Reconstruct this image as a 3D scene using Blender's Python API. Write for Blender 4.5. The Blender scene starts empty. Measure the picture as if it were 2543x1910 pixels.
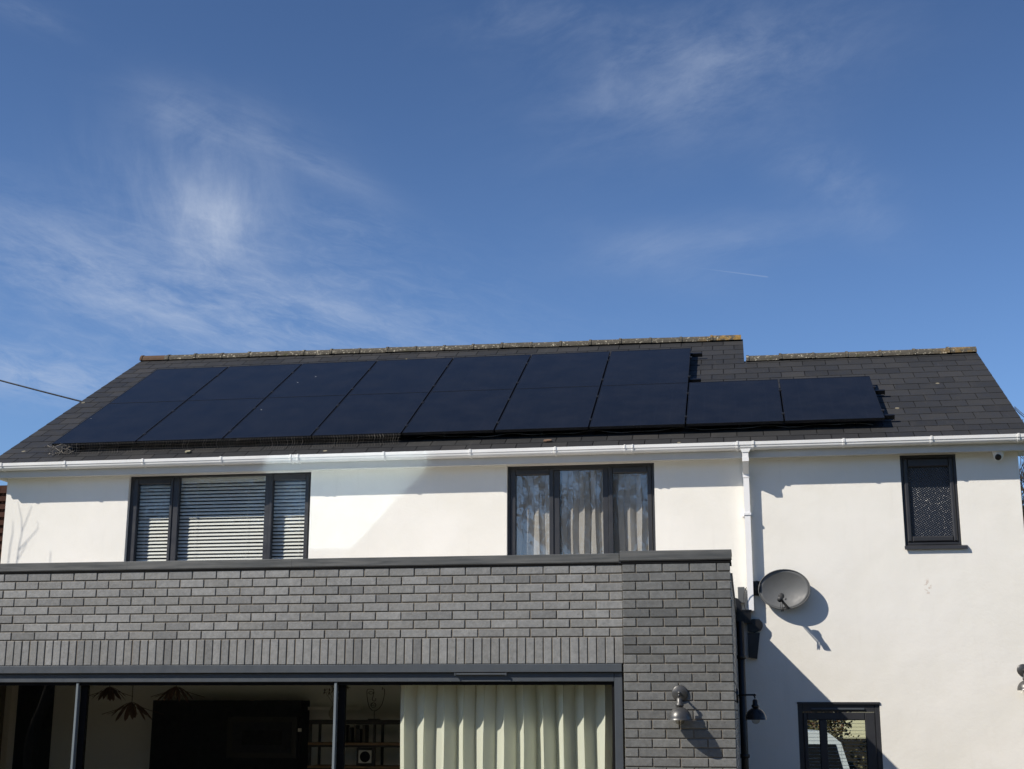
import bpy, math, random
from math import sin, cos, pi, radians, sqrt, tan
from mathutils import Vector, Matrix
random.seed(7)
SC = bpy.context.scene
COL = SC.collection

# ------------------------------------------------------------------ mesh helpers
class MB:
    def __init__(s): s.v = []; s.f = []
    def add(s, vs, fs):
        o = len(s.v); s.v += [tuple(p) for p in vs]; s.f += [tuple(i + o for i in f) for f in fs]; return s
    def box(s, x0, x1, y0, y1, z0, z1, M=None):
        vs = [(x0,y0,z0),(x1,y0,z0),(x1,y1,z0),(x0,y1,z0),(x0,y0,z1),(x1,y0,z1),(x1,y1,z1),(x0,y1,z1)]
        if M: vs = [M @ Vector(p) for p in vs]
        return s.add(vs, [(0,3,2,1),(4,5,6,7),(0,1,5,4),(1,2,6,5),(2,3,7,6),(3,0,4,7)])
    def bbox(s, x0, x1, y0, y1, z0, z1, b=.004, M=None):
        # box whose front (-Y) face edges are chamfered by b
        vs = [(x0,y0+b,z0),(x1,y0+b,z0),(x1,y0+b,z1),(x0,y0+b,z1),
              (x0+b,y0,z0+b),(x1-b,y0,z0+b),(x1-b,y0,z1-b),(x0+b,y0,z1-b),
              (x0,y1,z0),(x1,y1,z0),(x1,y1,z1),(x0,y1,z1)]
        if M: vs = [M @ Vector(p) for p in vs]
        return s.add(vs, [(4,5,6,7),(0,1,5,4),(1,2,6,5),(2,3,7,6),(3,0,4,7),
                          (8,9,1,0),(9,10,2,1),(10,11,3,2),(11,8,0,3),(9,8,11,10)])
    def quad(s, a, b, c, d): return s.add([a,b,c,d], [(0,1,2,3)])
    def prism(s, prof, x0, x1, axis='x'):
        # closed profile extruded along an axis; prof = [(y,z)] for x, [(x,z)] for y, [(x,y)] for z
        n = len(prof)
        mk = {'x': lambda t,p: (t,p[0],p[1]), 'y': lambda t,p: (p[0],t,p[1]), 'z': lambda t,p: (p[0],p[1],t)}[axis]
        vs = [mk(x0,p) for p in prof] + [mk(x1,p) for p in prof]
        fs = [(i,(i+1)%n,n+(i+1)%n,n+i) for i in range(n)] + [tuple(range(n))[::-1], tuple(range(n,2*n))]
        return s.add(vs, fs)
    def tube(s, pts, r, n=8, cap=True):
        pts = [Vector(p) for p in pts]; rs = r if isinstance(r,(list,tuple)) else [r]*len(pts)
        o = len(s.v); ref = None
        for i,p in enumerate(pts):
            t = (pts[min(i+1,len(pts)-1)] - pts[max(i-1,0)])
            t = t.normalized() if t.length > 1e-9 else Vector((0,0,1))
            if ref is None: ref = Vector((0,0,1)) if abs(t.z) < .9 else Vector((1,0,0))
            a = t.cross(ref)
            if a.length < 1e-6: a = t.cross(Vector((.3,1,.2)))
            a.normalize(); b = t.cross(a); ref = b.cross(t) if False else ref
            for k in range(n):
                w = 2*pi*k/n; s.v.append(tuple(p + (a*cos(w) + b*sin(w))*rs[i]))
        for i in range(len(pts)-1):
            for k in range(n):
                k2 = (k+1)%n
                s.f.append((o+i*n+k, o+i*n+k2, o+(i+1)*n+k2, o+(i+1)*n+k))
        if cap:
            s.f.append(tuple(o+k for k in range(n))[::-1]); e = o+(len(pts)-1)*n
            s.f.append(tuple(e+k for k in range(n)))
        return s
    def lathe(s, prof, c=(0,0,0), n=24, M=None):
        # prof = [(r,h)] round local Z at c
        o = len(s.v); c = Vector(c)
        for r,h in prof:
            for k in range(n):
                p = Vector((r*cos(2*pi*k/n), r*sin(2*pi*k/n), h))
                if M: p = M @ p
                s.v.append(tuple(p + c))
        for i in range(len(prof)-1):
            for k in range(n):
                k2 = (k+1)%n
                s.f.append((o+i*n+k, o+i*n+k2, o+(i+1)*n+k2, o+(i+1)*n+k))
        return s
    def build(s, name, mat, parent=None, smooth=False):
        me = bpy.data.meshes.new(name); me.from_pydata(s.v, [], s.f); me.update()
        if smooth: me.polygons.foreach_set('use_smooth', [True]*len(me.polygons))
        if mat: me.materials.append(mat)
        o = bpy.data.objects.new(name, me); COL.objects.link(o)
        if parent: o.parent = parent
        return o
def fixn(o):
    import bmesh
    b = bmesh.new(); b.from_mesh(o.data); bmesh.ops.recalc_face_normals(b, faces=b.faces); b.to_mesh(o.data); b.free(); return o
def tag(o, label=None, cat=None, group=None, kind=None):
    if label: o['label'] = label
    if cat: o['category'] = cat
    if group: o['group'] = group
    if kind: o['kind'] = kind
    return o
def thing(name, label, cat, loc=(0,0,0), rot=(0,0,0), group=None):
    o = bpy.data.objects.new(name, None); COL.objects.link(o); o.empty_display_size = .1
    o.location = loc; o.rotation_euler = rot
    return tag(o, label, cat, group)
def copy_tree(o, parent=None):
    c = o.copy(); COL.objects.link(c); c.parent = parent
    for ch in list(o.children): copy_tree(ch, c)
    return c

# ------------------------------------------------------------------ node helpers
def new_mat(name):
    m = bpy.data.materials.new(name); m.use_nodes = True
    m.node_tree.nodes.clear(); return m, NT(m.node_tree)
class NT:
    def __init__(s, t): s.t = t
    def n(s, ty, **kw):
        nd = s.t.nodes.new(ty)
        for k,v in kw.items():
            setattr(nd, k, v)
        return nd
    def link(s, a, b): s.t.links.new(a, b)
    def val(s, sock, v):
        if isinstance(v, bpy.types.NodeSocket): s.link(v, sock)
        else: sock.default_value = v
    def m(s, op, a, b=0., c=0., clamp=False):
        nd = s.n('ShaderNodeMath', operation=op, use_clamp=clamp)
        s.val(nd.inputs[0], a); s.val(nd.inputs[1], b); s.val(nd.inputs[2], c); return nd.outputs[0]
    def vm(s, op, a, b=(0,0,0)):
        nd = s.n('ShaderNodeVectorMath', operation=op)
        s.val(nd.inputs[0], a); s.val(nd.inputs[1], b)
        return nd.outputs[1] if op in ('DOT_PRODUCT','LENGTH') else nd.outputs[0]
    def mix(s, f, a, b, bt='MIX'):
        nd = s.n('ShaderNodeMix', data_type='RGBA', blend_type=bt)
        s.val(nd.inputs['Factor'], f); s.val(nd.inputs[6], a); s.val(nd.inputs[7], b); return nd.outputs[2]
    def ramp(s, f, stops):
        nd = s.n('ShaderNodeValToRGB'); e = nd.color_ramp.elements
        while len(e) < len(stops): e.new(.5)
        for i,(p,c) in enumerate(stops):
            e[i].position = p; e[i].color = c if len(c) == 4 else (*c,1)
        s.val(nd.inputs[0], f); return nd.outputs[0]
    def mr(s, v, a, b, c=0., d=1., smooth=True):
        nd = s.n('ShaderNodeMapRange', interpolation_type='SMOOTHSTEP' if smooth else 'LINEAR')
        s.val(nd.inputs[0], v); nd.inputs[1].default_value=a; nd.inputs[2].default_value=b
        nd.inputs[3].default_value=c; nd.inputs[4].default_value=d; return nd.outputs[0]
    def noise(s, vec, scale=5, detail=4, rough=.5, dist=0., out=0):
        nd = s.n('ShaderNodeTexNoise'); s.val(nd.inputs['Vector'], vec)
        nd.inputs['Scale'].default_value=scale; nd.inputs['Detail'].default_value=detail
        nd.inputs['Roughness'].default_value=rough; nd.inputs['Distortion'].default_value=dist
        return nd.outputs[out]
    def voro(s, vec, scale, feature='F1', rand=1.):
        nd = s.n('ShaderNodeTexVoronoi', feature=feature); s.val(nd.inputs['Vector'], vec)
        nd.inputs['Scale'].default_value=scale; nd.inputs['Randomness'].default_value=rand
        return nd.outputs['Distance']
    def pos(s): return s.n('ShaderNodeNewGeometry').outputs['Position']
    def obj(s): return s.n('ShaderNodeTexCoord').outputs['Object']
    def island(s): return s.n('ShaderNodeNewGeometry').outputs['Random Per Island']
    def scale(s, vec, sc):
        nd = s.n('ShaderNodeMapping'); s.val(nd.inputs['Vector'], vec); nd.inputs['Scale'].default_value = sc; return nd.outputs[0]
    def sep(s, vec):
        nd = s.n('ShaderNodeSeparateXYZ'); s.val(nd.inputs[0], vec); return nd.outputs
    def comb(s, x, y, z):
        nd = s.n('ShaderNodeCombineXYZ')
        for i,v in enumerate((x,y,z)): s.val(nd.inputs[i], v)
        return nd.outputs[0]
    def bump(s, h, strength=.3, dist=.01):
        nd = s.n('ShaderNodeBump'); s.val(nd.inputs['Height'], h)
        nd.inputs['Strength'].default_value=strength; nd.inputs['Distance'].default_value=dist; return nd.outputs[0]
    def principled(s, col, rough=.5, metal=0., spec=.5, normal=None, **kw):
        nd = s.n('ShaderNodeBsdfPrincipled')
        s.val(nd.inputs['Base Color'], (*col,1) if isinstance(col,tuple) and len(col)==3 else col)
        s.val(nd.inputs['Roughness'], rough); s.val(nd.inputs['Metallic'], metal); s.val(nd.inputs['Specular IOR Level'], spec)
        if normal is not None: s.link(normal, nd.inputs['Normal'])
        for k,v in kw.items(): s.val(nd.inputs[k], v)
        return nd.outputs[0]
    def out(s, sh):
        o = s.n('ShaderNodeOutputMaterial'); s.link(sh, o.inputs['Surface'])

def m_plain(name, col, rough=.5, metal=0., spec=.5, var=.12, nscale=6., bump=0., bscale=60., bdist=.003):
    m, t = new_mat(name); p = t.pos()
    n = t.noise(p, nscale, 5, .6)
    c = t.mix(n, (*[x*(1-var) for x in col],1), (*[min(1,x*(1+var)) for x in col],1))
    nm = t.bump(t.noise(p, bscale, 4, .6), bump, bdist) if bump else None
    r = t.mr(t.noise(p, nscale*2.3, 3), .3, .7, max(.02,rough-.06), min(1,rough+.06))
    t.out(t.principled(c, r, metal, spec, nm)); return m

def m_render():
    m, t = new_mat('painted_render'); p = t.pos()
    n = t.noise(p, 1.1, 6, .6)
    c = t.mix(t.mr(n,.3,.7), (.792,.772,.705,1), (.838,.818,.76,1))
    # faint vertical weather streaks, shallow dirt
    st = t.noise(t.scale(p,(5.,1.,.5)), 1.6, 5, .62)
    c = t.mix(t.m('MULTIPLY', t.mr(st,.56,.8), .14), c, (.55,.52,.46,1))
    sx = t.sep(p)
    bl = t.m('SUBTRACT', 1., t.mr(t.vm('LENGTH', t.scale(t.vm('SUBTRACT', p, (3.02,4.27,.215)), (10.,0.,4.5))), .1, .55))
    bn = t.mr(t.noise(p, 26., 3), .5, .62)
    c = t.mix(t.m('MULTIPLY', t.m('MULTIPLY', bl, bn), .55), c, (.38,.22,.12,1))
    h = t.m('ADD', t.m('MULTIPLY', t.noise(p, 2.2, 4), 1.), t.m('MULTIPLY', t.noise(p, 34., 4, .7), .16))
    t.out(t.principled(c, .85, 0., .25, t.bump(h, .42, .02))); return m
def m_brick(name, base):
    m, t = new_mat(name); p = t.pos(); r = t.island()
    c = t.ramp(r, [(0,[x*.50 for x in base]),(.12,[x*.78 for x in base]),(.35,[base[0]*.93,base[1]*.91,base[2]*.87]),(.6,base),(.85,[x*1.14 for x in base]),(1,[base[0]*1.34,base[1]*1.34,base[2]*1.34])])
    c = t.mix(t.mr(t.noise(p, 13., 6, .7),.3,.72), c, t.mix(.6, c, (*[x*.50 for x in base],1)))
    c = t.mix(t.m('MULTIPLY', t.mr(t.noise(t.scale(p,(1.,1.,.5)), 4., 5, .65),.5,.75), .35), c, (*[x*1.35 for x in base],1))
    c = t.mix(t.mr(t.noise(p, 30., 4, .7),.35,.7), t.mix(.30, c, (*[x*.5 for x in base],1)), t.mix(.22, c, (*[x*1.4 for x in base],1)))
    sp = t.mr(t.noise(p, 75., 3, .6), .60, .74)
    c = t.mix(t.m('MULTIPLY', sp, .6), c, (.03,.03,.03,1))
    # white salt blooms
    ef = t.m('MULTIPLY', t.mr(t.noise(t.scale(p,(1.,1.,.45)), 7., 5, .7), .70, .80), .30)
    c = t.mix(ef, c, (.5,.49,.46,1))
    h = t.m('ADD', t.noise(p, 50., 5, .7), t.m('MULTIPLY', r, .6))
    t.out(t.principled(c, .46, 0., .95, t.bump(h, .4, .003))); return m
def m_slate():
    m, t = new_mat('grey_slate'); p = t.pos(); r = t.island()
    c = t.ramp(r, [(0,(.028,.0285,.0295)),(.5,(.034,.0345,.0355)),(.9,(.040,.040,.040)),(1,(.048,.046,.044))])
    n = t.noise(p, 3., 6, .65)
    c = t.mix(t.m('MULTIPLY', t.mr(n,.45,.8), .45), c, (.050,.048,.045,1))
    st = t.noise(t.scale(p,(9.,1.2,1.2)), 1.5, 5, .65)
    c = t.mix(t.m('MULTIPLY', t.mr(st,.58,.82), .5), c, (.075,.070,.062,1))
    li = t.voro(p, 1.9)
    c = t.mix(t.m('MULTIPLY', t.m('LESS_THAN', li, .05), .7), c, (.30,.27,.19,1))
    rg = t.mr(t.noise(p, 8., 4), .3,.7,.42,.62)
    t.out(t.principled(c, rg, 0., .14, t.bump(t.noise(p, 40., 5, .7), .3, .004))); return m
def m_ridge():
    m, t = new_mat('lichened_ridge_tile'); p = t.pos(); x = t.sep(p)[0]
    c = t.mix(t.noise(p, 14., 6, .7), (.040,.036,.029,1), (.120,.108,.085,1))
    wh = t.mr(t.noise(p, 26., 5, .75), .56, .64)
    c = t.mix(t.m('MULTIPLY', wh, .85), c, (.50,.46,.36,1))
    mo = t.mr(t.noise(p, 5., 4, .6), .58, .7)
    c = t.mix(t.m('MULTIPLY', mo, .6), c, (.05,.055,.018,1))
    # orange lichen towards the step in the roof and the right-hand end
    orl = t.m('ADD', t.m('MULTIPLY', t.mr(x, .3, .95), t.m('LESS_THAN', x, 1.15)), t.m('MULTIPLY', t.mr(x, 3.6, 3.95), .5))
    on = t.m('MULTIPLY', orl, t.mr(t.noise(p, 11., 4, .6), .42, .55))
    c = t.mix(t.m('MULTIPLY', on, .55), c, (.36,.21,.04,1))
    # one newer bare clay tile at the left-hand end
    nt = t.m('LESS_THAN', x, -7.99)
    c = t.mix(nt, c, t.mix(t.noise(p, 9., 5), (.075,.047,.030,1), (.12,.078,.052,1)))
    t.out(t.principled(c, .9, 0., .2, t.bump(t.noise(p, 30., 5, .7), .6, .012))); return m
def m_glass(name, tint=(.82,.86,.86), refl=1.0, wav=.02, wsc=1.6, rough=0., ior=1.5):
    m, t = new_mat(name); p = t.pos()
    nm = t.bump(t.noise(p, wsc, 2, .5), 1., wav) if wav else None
    ge = t.n('ShaderNodeNewGeometry')
    cs = t.m('ABSOLUTE', t.vm('DOT_PRODUCT', ge.outputs['Incoming'], ge.outputs['Normal']))
    f = t.m('MULTIPLY_ADD', t.m('POWER', t.m('SUBTRACT', 1., cs, clamp=True), 5.), .95, .05)
    f = t.m('MULTIPLY', f, refl, clamp=True)
    g = t.n('ShaderNodeBsdfGlossy'); g.inputs['Roughness'].default_value = rough
    if nm is not None: t.link(nm, g.inputs['Normal'])
    tr = t.n('ShaderNodeBsdfTransparent'); tr.inputs[0].default_value = (*tint,1)
    mx = t.n('ShaderNodeMixShader'); t.link(f, mx.inputs[0]); t.link(tr.outputs[0], mx.inputs[1]); t.link(g.outputs[0], mx.inputs[2])
    t.out(mx.outputs[0]); return m
def m_cloth(name, col, trans=.35, weave=900.):
    m, t = new_mat(name); p = t.pos()
    c = t.mix(t.noise(p, 180., 3, .7), (*[x*.86 for x in col],1), (*col,1))
    d = t.principled(c, .95, 0., .1, t.bump(t.noise(p, weave*.3, 2), .3, .002))
    tr = t.n('ShaderNodeBsdfTranslucent'); t.link(c, tr.inputs[0])
    mx = t.n('ShaderNodeMixShader'); mx.inputs[0].default_value = trans
    t.link(d, mx.inputs[1]); t.link(tr.outputs[0], mx.inputs[2]); t.out(mx.outputs[0]); return m
def m_panel():
    m, t = new_mat('black_solar_glass'); o = t.obj()
    rnd = t.n('ShaderNodeObjectInfo').outputs['Random']
    ov = t.vm('ADD', o, t.comb(t.m('MULTIPLY', rnd, 37.), t.m('MULTIPLY', rnd, 11.), 0.))
    x,y,z = t.sep(o)
    # faint cell grid: 6 x 10 cells
    def grid(v, pitch, w):
        f = t.m('FRACT', t.m('DIVIDE', v, pitch)); d = t.m('ABSOLUTE', t.m('SUBTRACT', f, .5))
        return t.m('GREATER_THAN', d, .5 - w)
    g = t.m('MAXIMUM', grid(t.m('ADD', x, 5.), .186, .012), grid(t.m('ADD', y, 5.), .0935, .016))
    dust = t.noise(ov, 2.4, 6, .65)
    c = t.mix(t.mr(dust,.3,.75), (.0065,.0072,.0095,1), (.0120,.0125,.0150,1))
    c = t.mix(t.m('MULTIPLY', g, .35), c, (.018,.02,.028,1))
    sp = t.m('LESS_THAN', t.voro(ov, 1.6), .014)
    c = t.mix(sp, c, (.42,.42,.40,1))
    r = t.mr(dust, .3, .7, .10, .2)
    t.out(t.principled(c, r, 0., .5, t.bump(t.noise(o, 1.2, 2), .12, .01), IOR=1.25)); return m
def m_obscure():
    # patterned privacy glass that sparkles in the sun
    m, t = new_mat('patterned_privacy_glass'); p = t.pos()
    x, y, z = t.sep(p); nz = t.m('MULTIPLY', t.m('SUBTRACT', t.noise(p, 40., 2), .5), 1.1)
    a = t.m('SINE', t.m('ADD', t.m('MULTIPLY', t.m('ADD', x, t.m('MULTIPLY', z, -.30)), 205.), nz)); b = t.m('SINE', t.m('ADD', t.m('MULTIPLY', t.m('ADD', z, t.m('MULTIPLY', x, .22)), 205.), nz))
    h = t.m('ADD', t.m('MULTIPLY', t.m('MULTIPLY', a, b), .5), t.m('MULTIPLY', t.noise(p, 120., 3, .7), .25))
    c = t.mix(t.mr(h, -.3, .7), (.010,.012,.018,1), (.030,.036,.048,1))
    t.out(t.principled(c, .22, 0., .6, t.bump(h, 1., .0055))); return m
def m_wood(name, a, b):
    m, t = new_mat(name); p = t.pos()
    n = t.noise(t.scale(p,(3.,20.,30.)), 2., 5, .6, 1.2)
    t.out(t.principled(t.mix(n, (*a,1), (*b,1)), .55)); return m
def m_bark(name, a, b):
    m, t = new_mat(name); p = t.pos()
    t.out(t.principled(t.mix(t.noise(p, 9., 5, .65), (*a,1), (*b,1)), .9, 0., .2)); return m
def m_leaf(name, a, b):
    m, t = new_mat(name); r = t.island()
    t.out(t.principled(t.mix(r, (*a,1), (*b,1)), .6, 0., .3)); return m

M = {}
M['render'] = m_render()
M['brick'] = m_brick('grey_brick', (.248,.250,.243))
M['brick_pier_dimmed'] = m_brick('grey_brick_pier_dimmed', (.158,.160,.153))  # same brick as the wall; light fall-off across the front put into its colour
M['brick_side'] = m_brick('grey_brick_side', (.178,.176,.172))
M['mortar'] = m_plain('dark_mortar', (.17,.148,.118), .95, var=.3, nscale=30., bump=.4)
M['slate'] = m_slate(); M['ridge'] = m_ridge()
M['deck'] = m_plain('roof_underlay', (.012,.012,.012), .9)
M['upvc'] = m_plain('white_upvc', (.76,.76,.74), .42, var=.13, nscale=2.2)
M['upvc_pipe'] = m_plain('white_upvc_pipe', (.82,.82,.815), .35, var=.04, nscale=5.)
M['fascia'] = m_plain('white_fascia_board', (.55,.55,.535), .5, var=.12, nscale=2.)
M['soffit'] = m_plain('white_soffit_board', (.66,.655,.62), .6, var=.06, nscale=2.)
M['frame'] = m_plain('anthracite_window_frame', (.030,.031,.035), .42, var=.10, nscale=4.)
M['alu'] = m_plain('anthracite_aluminium', (.062,.072,.084), .45, var=.10, nscale=5.)
M['alu_edge'] = m_plain('pale_aluminium_edge', (.16,.19,.21), .4, var=.06)
M['seal'] = m_plain('black_rubber', (.005,.005,.006), .75, spec=.15)
def m_coping():
    m, t = new_mat('lead_grey_coping'); p = t.pos()
    st = t.noise(t.scale(p,(1.2,8.,22.)), 1.5, 6, .65, .4)
    c = t.mix(t.mr(st,.3,.75), (.062,.066,.066,1), (.125,.128,.126,1))
    c = t.mix(t.m('MULTIPLY', t.mr(t.noise(t.scale(p,(2.5,6.,16.)), 3.1, 5, .7), .66, .78), .5), c, (.26,.26,.25,1))
    t.out(t.principled(c, t.mr(st,.3,.7,.42,.6), 0., .5, t.bump(t.noise(p, 7., 4), .25, .01))); return m
M['coping'] = m_coping()
M['glass'] = m_glass('window_glass', (.95,.955,.945), 1.15, .0022, 3.6)
M['glass_wavy'] = m_glass('toughened_window_glass', (.94,.945,.945), 2.3, .0012, 3.4)
M['glass_door'] = m_glass('tinted_door_glass', (.985,.99,.975), .95, .002, .9)
M['glass_clear'] = m_glass('clear_glass', (.93,.95,.94), .6, 0.)
M['obscure'] = m_obscure()
M['panel'] = m_panel()
M['pframe'] = m_plain('black_anodised_frame', (.006,.006,.007), .4, var=.1)
M['clamp'] = m_plain('worn_black_clamp', (.05,.05,.052), .35, .6)
M['black'] = m_plain('black_pvc', (.007,.007,.008), .38, var=.15)
M['wire'] = m_plain('black_coated_wire', (.17,.155,.135), .5, .2, var=.3, nscale=40.)
M['dish'] = m_plain('grey_dish_paint', (.098,.102,.103), .55, var=.12, nscale=8.)
M['dishdark'] = m_plain('dark_grey_plastic', (.030,.031,.032), .5)
M['gun'] = m_plain('gunmetal', (.085,.085,.083), .38, .5, var=.15, nscale=14.)
M['gunblack'] = m_plain('dark_bronze_metal', (.035,.035,.037), .32, .7, var=.15, nscale=14.)
M['bulb'] = m_glass('bulb_glass', (.80,.78,.72), .9, 0.)
M['camw'] = m_plain('white_camera_plastic', (.72,.72,.71), .4, var=.03)
M['roofgrey'] = m_plain('pale_grey_flat_roof', (.42,.39,.35), .8, var=.12, nscale=2.5)
M['rooflight'] = None
M['room'] = m_plain('room_plaster', (.74,.76,.72), .9, var=.06, nscale=1.5)
M['roomdark'] = m_plain('navy_feature_wall', (.010,.0125,.017), .85, var=.2)
M['roomfloor'] = m_wood('oak_floor', (.16,.10,.055), (.22,.14,.08))
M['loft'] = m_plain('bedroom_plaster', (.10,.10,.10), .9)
M['curtain'] = m_cloth('pale_green_white_curtain', (.88,.905,.79), .28)
M['curtain_up'] = m_cloth('stone_curtain', (.74,.71,.65), .2)
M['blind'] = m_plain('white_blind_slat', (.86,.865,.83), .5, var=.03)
M['petal'] = m_cloth('brown_petal_fabric', (.085,.060,.045), .25)
M['blackmetal'] = m_plain('black_steel', (.010,.010,.010), .5)
M['oak'] = m_wood('oak_shelf', (.20,.12,.06), (.30,.19,.10))
M['paper'] = m_plain('off_white_paper', (.42,.41,.37), .9, var=.1)
M['oakpale'] = m_plain('pale_flake',(.33,.30,.20),.9,var=.2)
M['tilehang'] = m_plain('red_brown_hung_tile', (.045,.022,.016), .9, spec=.1, var=.4, nscale=9.)
M['grass'] = None
M['bark'] = m_bark('grey_bark', (.035,.028,.022), (.085,.072,.060))
M['twig'] = m_bark('brown_twig', (.040,.030,.022), (.10,.08,.06))
M['van'] = m_plain('white_van_paint', (.75,.78,.80), .25, var=.02)
M['cream'] = m_plain('cream_cladding', (.78,.70,.46), .8, var=.05)
M['hedge'] = m_leaf('hedge_leaf', (.05,.045,.018), (.16,.13,.06))
M['tyre'] = m_plain('tyre_rubber', (.01,.01,.01), .9)

# ------------------------------------------------------------------ geometry constants
D = 4.27                                   # house wall plane (Y); the extension front is Y = 0
GZ = -2.95                                 # ground level; Z = 0 is the first bed joint of the brickwork
TH = .51785; CT, ST = cos(TH), sin(TH)
PX0, PY0, PZ0 = -7.676, 4.479, 2.192       # lower left corner of the panel array (glass plane)
OFF = .13                                  # glass plane above slate plane
def slope(x, s, h=0.):                     # point on the slate plane, s metres up the slope from the array's foot, h above it
    return Vector((x, PY0 + s*CT - ST*(h-OFF), PZ0 + s*ST + CT*(h-OFF)))
RX = Matrix.Rotation(TH, 4, 'X')
XL, XR, XS = -8.12, 4.09, 1.125            # gable walls and the step in the ridge
VL, VR = -8.39, 4.245                      # verges
def ridge_s(x): return 4.60 - (x + 8.39)*(.25/9.5) if x < XS else 3.19

# ================================================================== SETTING
g = MB().quad((-300,-200,GZ),(300,-200,GZ),(300,400,GZ),(-300,400,GZ))
def m_ground():
    m, t = new_mat('lawn'); p = t.pos()
    c = t.mix(t.noise(p, .8, 6, .6), (.035,.055,.018,1), (.075,.095,.035,1))
    t.out(t.principled(c, .95, 0., .1, t.bump(t.noise(p, 30., 4), .6, .03))); return m
tag(g.build('ground', m_ground()), kind='structure')
def m_paving():
    m, t = new_mat('pale_paving'); p = t.pos()
    b = t.n('ShaderNodeTexBrick'); t.link(p, b.inputs[0]); b.inputs['Scale'].default_value = 1.; b.inputs['Brick Width'].default_value=.9; b.inputs['Row Height'].default_value=.6
    b.inputs['Mortar Size'].default_value=.006; b.inputs['Color1'].default_value=(.21,.175,.13,1); b.inputs['Color2'].default_value=(.17,.14,.105,1); b.inputs['Mortar'].default_value=(.12,.115,.11,1)
    t.out(t.principled(b.outputs[0], .85, 0., .3)); return m
tag(MB().box(-10.5,7.5,-6.5,-.02,GZ-.1,GZ+.03).build('patio', m_paving()), kind='structure')
tag(MB().quad((.93,-.01,GZ+.026),(7.5,-.01,GZ+.026),(7.5,4.26,GZ+.026),(.93,4.26,GZ+.026)).build('side_path', m_paving()), kind='structure')
tag(MB().quad((-60,11.5,GZ+.01),(60,11.5,GZ+.01),(60,19.5,GZ+.01),(-60,19.5,GZ+.01)).build('road', m_plain('asphalt',(.055,.055,.056),.9,bump=.3)), kind='structure')

# ================================================================== HOUSE
house = thing('house', 'white rendered two storey house with dark slate roof and white gutters', 'house', (0,D,GZ))
house.location = (0,0,0)
def wall_grid(mb, x0, x1, z0, z1, y0, y1, holes):
    xs = sorted({x0,x1,*[h[0] for h in holes],*[h[1] for h in holes]}); zs = sorted({z0,z1,*[h[2] for h in holes],*[h[3] for h in holes]})
    def solid(i,k):
        if i<0 or k<0 or i>=len(xs)-1 or k>=len(zs)-1: return False
        cx, cz = (xs[i]+xs[i+1])/2, (zs[k]+zs[k+1])/2
        return not any(h[0]<cx<h[1] and h[2]<cz<h[3] for h in holes)
    for i in range(len(xs)-1):
        for k in range(len(zs)-1):
            if not solid(i,k): continue
            a,b,c,d = xs[i],xs[i+1],zs[k],zs[k+1]
            mb.quad((a,y0,c),(b,y0,c),(b,y0,d),(a,y0,d)); mb.quad((b,y1,c),(a,y1,c),(a,y1,d),(b,y1,d))
            if not solid(i-1,k): mb.quad((a,y1,c),(a,y0,c),(a,y0,d),(a,y1,d))
            if not solid(i+1,k): mb.quad((b,y0,c),(b,y1,c),(b,y1,d),(b,y0,d))
            if not solid(i,k-1): mb.quad((a,y1,c),(b,y1,c),(b,y0,c),(a,y0,c))
            if not solid(i,k+1): mb.quad((a,y0,d),(b,y0,d),(b,y1,d),(a,y1,d))
W1 = (-6.487,-4.137,.36,1.706); W2 = (-1.720,.022,.36,1.706); W3 = (2.806,3.418,.655,1.706); DR = (1.543,2.426,GZ+.05,-1.03)
LIV = (-7.98,-.12,GZ+.02,-.66)
BKW = (1.6,3.1,-2.15,-.95)
ZE = 1.712                                  # soffit level
w = MB()
wall_grid(w, XL, XR, GZ, ZE, D, D+.28, [W1,W2,W3,DR,LIV])
wall_grid(w, XL, XS, GZ, ZE, 12.45, 12.70, [])
wall_grid(w, XS, XR, GZ, ZE, 10.05, 10.30, [BKW])
def gable(mb, x0, x1, top, yb):              # gable wall slab, profile in (y,z)
    sA = slope(0, top)
    e0 = slope(0,-.30); k = (D+.281 - slope(0,0).y)/CT
    pf = [(D+.281,GZ),(yb-.001,GZ),(yb-.001,ZE-.02),(sA.y,sA.z-.12),(D+.281,slope(0,k).z-.09)]
    mb.prism(pf, x0, x1)
gable(w, XL, XL+.25, ridge_s(-8.2), 12.45)
gable(w, XR-.25, XR, 3.19, 10.05)
gable(w, XS-.26, XS-.035, ridge_s(1.0), 12.45)
wall = fixn(w.build('wall', M['render'], house))
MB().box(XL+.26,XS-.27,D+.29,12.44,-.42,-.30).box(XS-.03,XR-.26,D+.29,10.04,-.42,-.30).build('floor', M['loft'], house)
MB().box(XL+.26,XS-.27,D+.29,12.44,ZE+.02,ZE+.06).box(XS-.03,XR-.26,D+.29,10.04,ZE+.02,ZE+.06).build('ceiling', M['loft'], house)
MB().box(XL+.26,XR-.26,D+2.6,D+2.7,-.29,ZE+.01).box(-3.3,-3.2,D+.30,D+2.59,-.29,ZE+.01).box(1.12,1.2,D+.3,D+2.59,-.29,ZE+.01).build('partition', M['loft'], house)

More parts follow.
